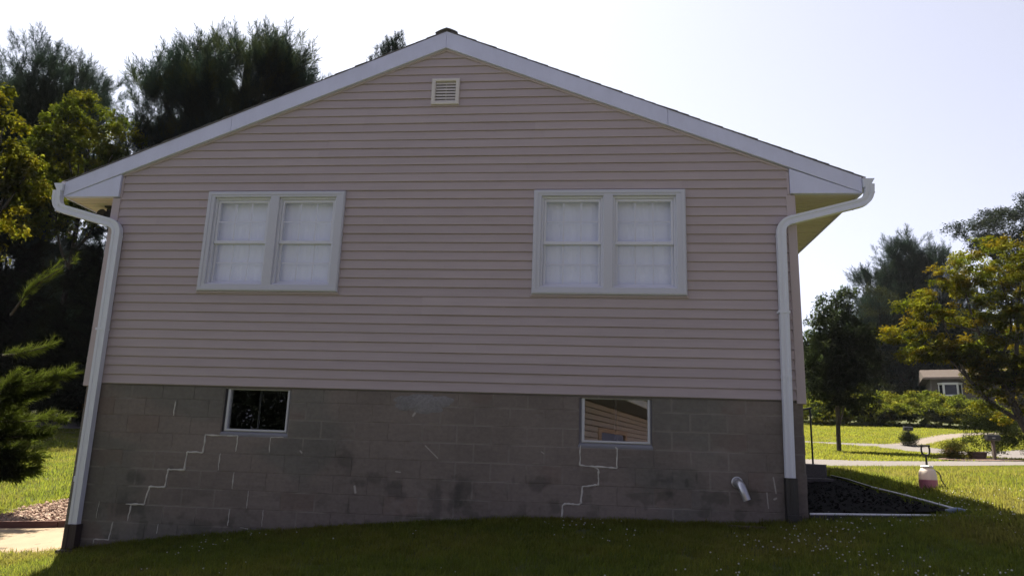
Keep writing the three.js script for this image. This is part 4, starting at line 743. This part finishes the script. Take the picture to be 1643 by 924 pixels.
// hedge line of shrubs in front of the wooded hillside
{
  const sh = [[17.8, -51, 1.6, 1.7, 'leftmost rounded shrub of the far hedge, behind the upright tree'], [20.4, -51, 1.5, 1.9, 'far hedge shrub second from the left'], [22.6, -51.5, 1.7, 2.2, 'far hedge shrub in the middle of the row'], [25, -51.5, 1.8, 2.1, 'far hedge shrub left of the house beyond'], [27.6, -51, 1.8, 2.1, 'far hedge shrub just below the far bay window'], [29.6, -49.5, 1.5, 1.8, 'rightmost shrub of the far hedge, beside the golden tree']];
  sh.forEach(([x, z, rx, h, lab], i) => {
    const s = tag(group('hedge_shrub', scene, [x, gy(x, z), z]), lab, 'shrub', 'shrubs of the far hedge'), y = gy(x, z);
    crown('foliage', s, [[x - rx * 0.4, y + h * 0.35, z + 0.9, rx * 0.75, h * 0.38, 0.9], [x + rx * 0.45, y + h * 0.38, z + 0.7, rx * 0.75, h * 0.4, 0.9], [x, y + h * 0.62, z - 0.5, rx, h * 0.4, 1.1], [x + rx * 0.2, y + h * 0.85, z - 1.9, rx * 1.1, h * 0.4, 1.3], [x - rx * 0.3, y + h * 1.0, z - 3.4, rx * 1.1, h * 0.4, 1.4]], MAPLE, GOLD, 371 + i, { colors: [[0.15, 0.17, 0.03], [0.13, 0.155, 0.03], [0.17, 0.175, 0.032]], density: 11, gain: 4.1, clump: 0.35, m: 7, flat: 0.45, size: 1.3, up: 1.2, out: 0.3 });
  });
  const s2 = tag(group('rounded_shrub', scene, [19.6, gy(19.6, -28), -28]), 'dense dark shrub under the golden tree at the right edge', 'shrub'), y = gy(19.6, -28);
  crown('foliage', s2, [[18.4, y + 1.0, -28, 1.1, 0.8, 0.9], [19.8, y + 1.1, -28, 1.2, 0.9, 0.9], [18.0, y + 1.7, -28, 0.6, 0.6, 0.6]], BROAD[1], LEAF, 380, { colors: [[0.07, 0.09, 0.03], [0.06, 0.08, 0.028]], density: 20, gain: 2.6, size: 0.7, clump: 0.4, m: 8 });
  const b1 = tag(group('flowering_bush', scene, [14.0, gy(14, -22.2), -22.2]), 'low round bush with yellow tips in the bed near the roadside mailbox', 'bush'), yb = gy(14, -22.2);
  crown('foliage', b1, [[14.0, yb + 0.26, -22.2, 0.44, 0.3, 0.4]], spray(31, 26, 0.26, 0.05, 0.4, 0.9), LEAF, 381, { colors: [[0.12, 0.13, 0.035], [0.1, 0.11, 0.035], [0.24, 0.16, 0.03]], density: 160, gain: 2, clump: 0.15, out: 0.5, up: 0.9 });
  const b2 = tag(group('round_bush', scene, [17.9, gy(17.9, -35.6), -35.6]), 'small grey green bush at the foot of the far mailbox', 'bush'), yc = gy(17.9, -35.6);
  crown('foliage', b2, [[17.9, yc + 0.3, -35.6, 0.42, 0.34, 0.4]], spray(32, 26, 0.26, 0.05, 0.5, 0.9), LEAF, 382, { colors: [[0.07, 0.09, 0.05]], density: 150, gain: 2, clump: 0.15 });
  const r = rng(89), list = [];
  for (let i = 0; i < 5600; i++) { const x = 4 + r() * 66, z = (x > 25 ? -73 : -64) - r() * 14, y = gy(Math.min(75, x), z) + Math.pow(r(), 0.85) * (3.5 + 4.5 * fbm(x * 0.11 + 9, 5, 6, 3) + ss(24, 34, x) * 4); list.push([V(x, y, z), new THREE.Quaternion().setFromUnitVectors(UP, rdir(r)), 2.4 + 1.8 * r(), rgb(0.032 + r() * 0.02, 0.05 + r() * 0.02, 0.024)]); }
  const w = instanced('distant_wood', BROAD[0], LEAF, list, scene); kind(w, 'stuff', 'dark wooded hillside behind the far house at the right'); w.userData.category = 'wood';
}

// ------------------------------------------------------------------ across the road: mailboxes, planter, far house
{
  function mailbox(x, z, h, turn, label, wide) {
    const m = tag(group('mailbox', scene, [x, gy(x, z), z]), label, 'mailbox'); m.rotation.y = turn;
    mesh('post', box(-0.045, 0.045, -0.1, h - 0.2, -0.045, 0.045), std([0.13, 0.1, 0.085], { map: grit }), m);
    mesh('brace', box(-wide * 0.45, wide * 0.45, h - 0.24, h - 0.2, -0.06, 0.06), std([0.11, 0.09, 0.075]), m);
    const s = new THREE.Shape(); s.moveTo(-0.085, 0); s.lineTo(0.085, 0); s.lineTo(0.085, 0.11); s.absarc(0, 0.11, 0.085, 0, Math.PI); s.lineTo(-0.085, 0);
    const g = new THREE.ExtrudeGeometry(s, { depth: wide, bevelEnabled: true, bevelSize: 0.006, bevelThickness: 0.006, bevelSegments: 1, curveSegments: 12 }); g.rotateY(Math.PI / 2); g.translate(-wide / 2, h - 0.2, 0);
    const b = mesh('box', g, std([0.025, 0.025, 0.027], { roughness: 0.4 }), m);
    mesh('door', box(wide / 2 + 0.007, wide / 2 + 0.016, h - 0.19, h - 0.03, -0.075, 0.075), std([0.035, 0.035, 0.037], { roughness: 0.4 }), b);
    mesh('plate', box(-0.07, 0.05, h - 0.15, h - 0.11, 0.0915, 0.096), std([0.3, 0.3, 0.29], { roughness: 0.5 }), b);
    return m;
  }
  mailbox(15.1, -21.6, 0.98, 0.15, 'black mailbox on a brown post beside the roadside bed at the right', 0.5);
  mailbox(18.25, -36.5, 1.0, 0.1, 'far dark mailbox standing behind the small grey green bush', 0.5);
  const p = tag(group('planter', scene, [15.0, gy(15, -22.6) + 0.03, -22.6]), 'low brown trough planter between the yellow tipped bush and the mailbox', 'planter');
  mesh('trough', (() => { const g = new THREE.CylinderGeometry(0.36, 0.29, 0.26, 24, 1, true); g.scale(1, 1, 0.6); g.translate(0, 0.13, 0); return g; })(), std([0.12, 0.075, 0.055], { roughness: 0.85, side: THREE.DoubleSide }), p);
  mesh('rim', (() => { const g = new THREE.TorusGeometry(0.36, 0.018, 8, 28); g.rotateX(Math.PI / 2); g.scale(1, 1, 0.6); g.translate(0, 0.26, 0); return g; })(), std([0.14, 0.09, 0.065]), p);
  mesh('soil', (() => { const g = new THREE.CylinderGeometry(0.345, 0.345, 0.02, 24); g.scale(1, 1, 0.6); g.translate(0, 0.2, 0); return g; })(), std([0.04, 0.03, 0.022], { map: grit }), p);
}
{
  const f = tag(group('far_house', scene, [32.4, gy(32.4, -60) + 0.3, -60]), 'grey brown house with a white bay window on the hill behind the hedge', 'house'); f.rotation.y = -0.35;
  const y = 3.3, wall = std([0.12, 0.105, 0.095], { roughness: 0.85 }), wht = std([0.72, 0.72, 0.7], { roughness: 0.5 }), rf = std([0.05, 0.036, 0.034], { map: grit, roughness: 0.95 });
  for (let k = 0; k < 18; k++) mesh('wall_board', box(-2, 11, -0.6 + k * 0.222, -0.6 + k * 0.222 + 0.214, -0.18 - (k % 2) * 0.004, 0.02 - (k % 3) * 0.003), wall, f);
  mesh('wall', box(-1.98, 10.98, -0.8, y + 0.1, -7.2, -0.19), wall, f);
  const s = new THREE.Shape([V(0.6, y), V(-7.8, y), V(-3.6, y + 1.1)].map((v) => new THREE.Vector2(v.x, v.y)));
  const rg = new THREE.ExtrudeGeometry(s, { depth: 14.2, bevelEnabled: false }); rg.rotateY(-Math.PI / 2); rg.scale(1, 1, 1); rg.translate(11.6, 0.02, 0); { const p = rg.attributes.position; }
  mesh('roof', rg, rf, f);
  mesh('fascia', box(-2.62, 11.62, y - 0.16, y, 0.602, 0.64), std([0.26, 0.2, 0.18]), f);
  const bw = group('bay_window', f); bw.scale.setScalar(0.72); bw.position.set(-0.55, 1.7, 0.03);
  const seg = (x0, z0, x1, z1) => { const l = Math.hypot(x1 - x0, z1 - z0), a = Math.atan2(-(z1 - z0), x1 - x0); const fr = mesh('frame', ring(rect(0, 0, l, 1.45), [rect(0.12, 0.12, l - 0.12, 1.33)], -0.04, 0.05, 0.01), wht, bw); fr.position.set(x0, 0, z0); fr.rotation.y = a; const pn = mesh('pane', box(0.1, l - 0.1, 0.1, 1.35, -0.02, 0), std([0.02, 0.024, 0.03], { roughness: 0.08 }), bw); pn.position.set(x0, 0, z0); pn.rotation.y = a; };
  seg(-1.25, 0, -0.75, 0.5); seg(-0.75, 0.5, 0.75, 0.5); seg(0.75, 0.5, 1.25, 0);
  mesh('sill', poly([[-1.35, 0], [-0.8, -0.58], [0.8, -0.58], [1.35, 0]], -0.1, 0).rotateX(-Math.PI / 2).translate(0, -0.002, 0), wht, bw);
  mesh('cap', poly([[-1.35, 0], [-0.8, -0.58], [0.8, -0.58], [1.35, 0]], 0, 0.14).rotateX(-Math.PI / 2).translate(0, 1.455, 0), wht, bw);
}

// ------------------------------------------------------------------ behind the photographer: what the panes mirror
{
  const n = tag(group('neighbouring_house', scene, [0.73, -2.6, 14.21]), 'pink sided neighbouring house seen only mirrored in the right basement window', 'house');
  n.rotation.y = Math.atan2(0.976, 0.22) * -1;         // local +x runs along the wall, local +z faces out of it
  n.rotation.y = -Math.atan2(0.976, 0.22);
  const pk = std([0.72, 0.6, 0.58], { roughness: 0.6 }), wt = std([0.75, 0.75, 0.74], { roughness: 0.5 }), T = 3.3;
  // the visible face looks to the other side of local z, so everything is built towards -z
  const wx0 = -2.35, wx1 = 2.05, wy1 = 2.66, wy0 = 1.3, e = 0.15, s0 = -3.95;
  for (let k = 0; k < 22; k++) { const b = k * e - 0.02; for (const [a, c] of b + e > wy0 && b < wy1 ? [[s0, wx0], [wx1, 13]] : [[s0, 13]]) { const pos = [a, b, -0.04, c, b, -0.04, c, b + e * 0.84, -0.02, a, b + e * 0.84, -0.02, a, b, 0, c, b, 0]; mesh('siding_board', bufGeo(pos, [0, 3, 1, 1, 3, 2, 4, 0, 5, 5, 0, 1]), pk, n); } }
  mesh('wall', box(s0, 13, -1, T, 0.005, 5.5), std([0.09, 0.06, 0.05]), n);
  mesh('window_frame', ring(rect(wx0, wy0, wx1, wy1), [rect(wx0 + 0.35, wy0 + 0.2, wx1 - 0.3, wy1 - 0.12)], -0.06, 0.0, 0.01), std([0.6, 0.42, 0.35]), n);
  mesh('window_pane', box(wx0 + 0.3, wx1 - 0.25, wy0 + 0.15, wy1 - 0.1, -0.012, -0.004), std([0.015, 0.02, 0.028], { roughness: 0.05 }), n);
  mesh('soffit', box(-4.4, 13.6, T, T + 0.02, -0.95, 6.2), std([0.1, 0.11, 0.12]), n);
  mesh('fascia', box(-4.4, 13.6, T + 0.0005, T + 0.2, -1.0, -0.951), wt, n);
  mesh('roof', (() => { const s = new THREE.Shape([[-1.05, T + 0.2], [6.3, T + 0.2], [2.6, T + 1.7]].map((p) => new THREE.Vector2(...p))); const g = new THREE.ExtrudeGeometry(s, { depth: 18, bevelEnabled: false }); g.rotateY(-Math.PI / 2); g.translate(13.6, 0, 0); return g; })(), shingleMat, n);
  const r = rng(91), list = [];
  for (let i = 0; i < 4200; i++) { const x = -42 + r() * 34, z = 24 + r() * 5, y = gy(x, z) + Math.pow(r(), 0.8) * 6.5; list.push([V(x, y, z), new THREE.Quaternion().setFromUnitVectors(UP, rdir(r)), 1.5 + r(), rgb(0.03, 0.045, 0.022)]); }
  const w = instanced('tall_hedge', BROAD[0], LEAF, list, scene); kind(w, 'stuff', 'dark tall hedge mirrored in the left basement window'); w.userData.category = 'hedge';
}

// ------------------------------------------------------------------ grass, clover, gravel
{
  const inPoly = (x, z, P) => { let c = false; for (let i = 0, j = P.length - 1; i < P.length; j = i++) if ((P[i][1] > z) !== (P[j][1] > z) && x < ((P[j][0] - P[i][0]) * (z - P[i][1])) / (P[j][1] - P[i][1]) + P[i][0]) c = !c; return c; };
  const GRAV = [[-5.7, -1.5], [-7.05, -1.55], [-8.3, -1.7], [-8.65, -2.2], [-8.8, -3.2], [-8.5, -4.3], [-5.7, -5.3]];
  const bare = (x, z) => (x > -5.76 && x < 2.2 && z < 0.01 && z > -12) || (x >= 2.19 && x < 3.6 && z < 0.03 && z > -3.35) || (x >= 2.19 && x < 3.4 && z < 0 && z > -5.6) || inPoly(x, z, PAD) || inPoly(x, z, GRAV) || (z < -16 && (inPoly(x, z, ROAD) || inPoly(x, z, STREET) || inPoly(x, z, DRIVE))) || inPoly(x, z, WALK) || (x < -5.7 && x > -9.7 && Math.abs(z + 1.62 - (x + 5.78) * 0.09) < 0.12) || (x > 13 && x < 16.3 && z > -23.6 && z < -20.8);
  function tuft(seed, n, h, w, spread) {
    const r = rng(seed), pos = [], nor = [];
    for (let i = 0; i < n; i++) {
      const x = (r() - 0.5) * spread, z = (r() - 0.5) * spread, a = r() * 6.28, hh = h * (0.55 + 0.6 * r()), lean = hh * (0.15 + 0.7 * r()), dx = Math.cos(a), dz = Math.sin(a), sx = -dz * w / 2, sz = dx * w / 2;
      const m = [x + dx * lean * 0.35, hh * 0.6, z + dz * lean * 0.35], t = [x + dx * lean, hh * (1 - 0.2 * r()), z + dz * lean];
      const q = [[x - sx, -0.01, z - sz], [x + sx, -0.01, z + sz], [m[0] + sx * 0.8, m[1], m[2] + sz * 0.8], [m[0] - sx * 0.8, m[1], m[2] - sz * 0.8], t];
      for (const k of [0, 1, 2, 0, 2, 3, 3, 2, 4]) { pos.push(...q[k]); nor.push(-dx * 0.6, 0.8, -dz * 0.6); }
    }
    const g = new THREE.BufferGeometry(); g.setAttribute('position', new THREE.Float32BufferAttribute(pos, 3)); g.setAttribute('normal', new THREE.Float32BufferAttribute(nor, 3)); return g;
  }
  const near = tuft(1, 26, 0.055, 0.005, 0.13), mid = tuft(2, 24, 0.07, 0.01, 0.26), far = tuft(3, 20, 0.09, 0.03, 0.6);
  const q0 = () => new THREE.Quaternion();
  function sow(name, geo, label, seed, zones, size, pal) {
    const r = rng(seed), list = [];
    for (const [x0, x1, z0, z1, n, f] of zones) for (let i = 0; i < n; i++) {
      const x = x0 + (x1 - x0) * r(), z = z0 + (z1 - z0) * r();
      if (bare(x, z) || (f && !f(x, z))) continue;
      const pa = fbm(x * 1.1, z * 1.1, 7, 3), c = pal[Math.floor(Math.min(0.999, Math.max(0, pa * 1.6 - 0.3 + (r() - 0.5) * 0.5)) * pal.length)], v = 0.75 + 0.5 * r(), s = size * (z < -14 && z > -20 ? 0.7 : 1) * (0.65 + 0.7 * r()) * (0.8 + 0.4 * fbm(x * 2.5, z * 2.5, 15, 2));
      list.push([V(x, gy(x, z), z), q0().setFromAxisAngle(UP, r() * 6.28), [s, s * (0.75 + 0.5 * r()), s], rgb(c[0] * v, c[1] * v, c[2] * v)]);
    }
    const g = instanced(name, geo, GRASS, list, scene); kind(g, 'stuff', label); g.userData.category = 'grass'; return g;
  }
  const P = [[0.116, 0.15, 0.019], [0.138, 0.162, 0.021], [0.162, 0.17, 0.025], [0.176, 0.168, 0.036]];
  sow('grass', near, 'short shaded grass at the foot of the block wall', 501, [[-7.5, 6, 0.02, 3.2, 16000], [-6.6, -5.7, -0.2, 0.4, 500], [-5.8, 2.3, 0.015, 0.09, 700]], 1, P);
  sow('grass', mid, 'sunlit lawn between the house and the road on the right', 502, [[3.4, 9, -6, 3, 11000], [3.4, 14, -17.3, -5, 15000], [2.2, 14, -17.3, -3, 4000]], 1, P);
  sow('grass', mid, 'sunlit lawn on the left beyond the gravel bed', 503, [[-21, -5.8, -9, 0.5, 13000], [-26, -8, -19, -8, 12000]], 1.15, P);
  sow('grass', far, 'bright green lawn across the road rising to the hedge', 504, [[6, 34, -34, -20, 12000], [6, 34, -52, -34, 15000], [-14, 6, -62, -21, 12000], [34, 50, -56, -22, 7000], [14, 40, -17, 2, 9000]], 1, [[0.165, 0.19, 0.02], [0.18, 0.195, 0.022], [0.192, 0.196, 0.024]]);
  // white clover heads
  const r = rng(520), cl = [], hd = new THREE.IcosahedronGeometry(0.0068, 1);
  for (let i = 0; i < 2600; i++) { const x = -7.2 + r() * 12.6, z = 0.1 + Math.pow(r(), 0.9) * 2.6, d = fbm(x * 1.3 + 4, z * 1.3, 33, 3) + 0.16 * ss(1.5, 3.2, x) + 0.1 * ss(-5, -6, x); if (d < 0.6 + 0.2 * r() || bare(x, z)) continue; const s = 0.6 + 0.6 * r(); cl.push([V(x, gy(x, z) + 0.04 + 0.02 * r(), z), q0(), [s, s * 0.85, s], rgb(0.42, 0.42, 0.38)]); }
  for (let i = 0; i < 300; i++) { const x = 3.7 + r() * 3, z = -1.5 + r() * 2; if (!bare(x, z)) cl.push([V(x, gy(x, z) + 0.06, z), q0(), 0.9, rgb(0.55, 0.54, 0.48)]); }
  const c = instanced('clover_flowers', hd, std([1, 1, 1], { roughness: 0.9 }), cl, scene); kind(c, 'stuff', 'small white clover heads scattered in the grass'); c.userData.category = 'clover';
  const gl = [], gg = new THREE.IcosahedronGeometry(0.022, 0);
  for (let i = 0; i < 5200; i++) { const x = -8.8 + r() * 3, z = -1.66 - r() * 3.6; if (!inPoly(x, z, GRAV) || z > -1.72 + (x + 5.78) * 0.09) continue; const s = 0.6 + 0.9 * r(), k = r(); gl.push([V(x, gy(x, z) + 0.028 + 0.01 * r(), z), new THREE.Quaternion().setFromUnitVectors(UP, rdir(r)), [s * 1.2, s * 0.6, s], k < 0.15 ? rgb(0.4, 0.32, 0.26) : rgb(0.16 + 0.14 * k, 0.11 + 0.09 * k, 0.09 + 0.07 * k)]); }
  const gv = instanced('gravel_stones', gg, std([1, 1, 1], { roughness: 0.9 }), gl, scene); kind(gv, 'stuff', 'reddish brown gravel in the bed beside the left corner'); gv.userData.category = 'gravel';
}

renderer.render(scene, camera);
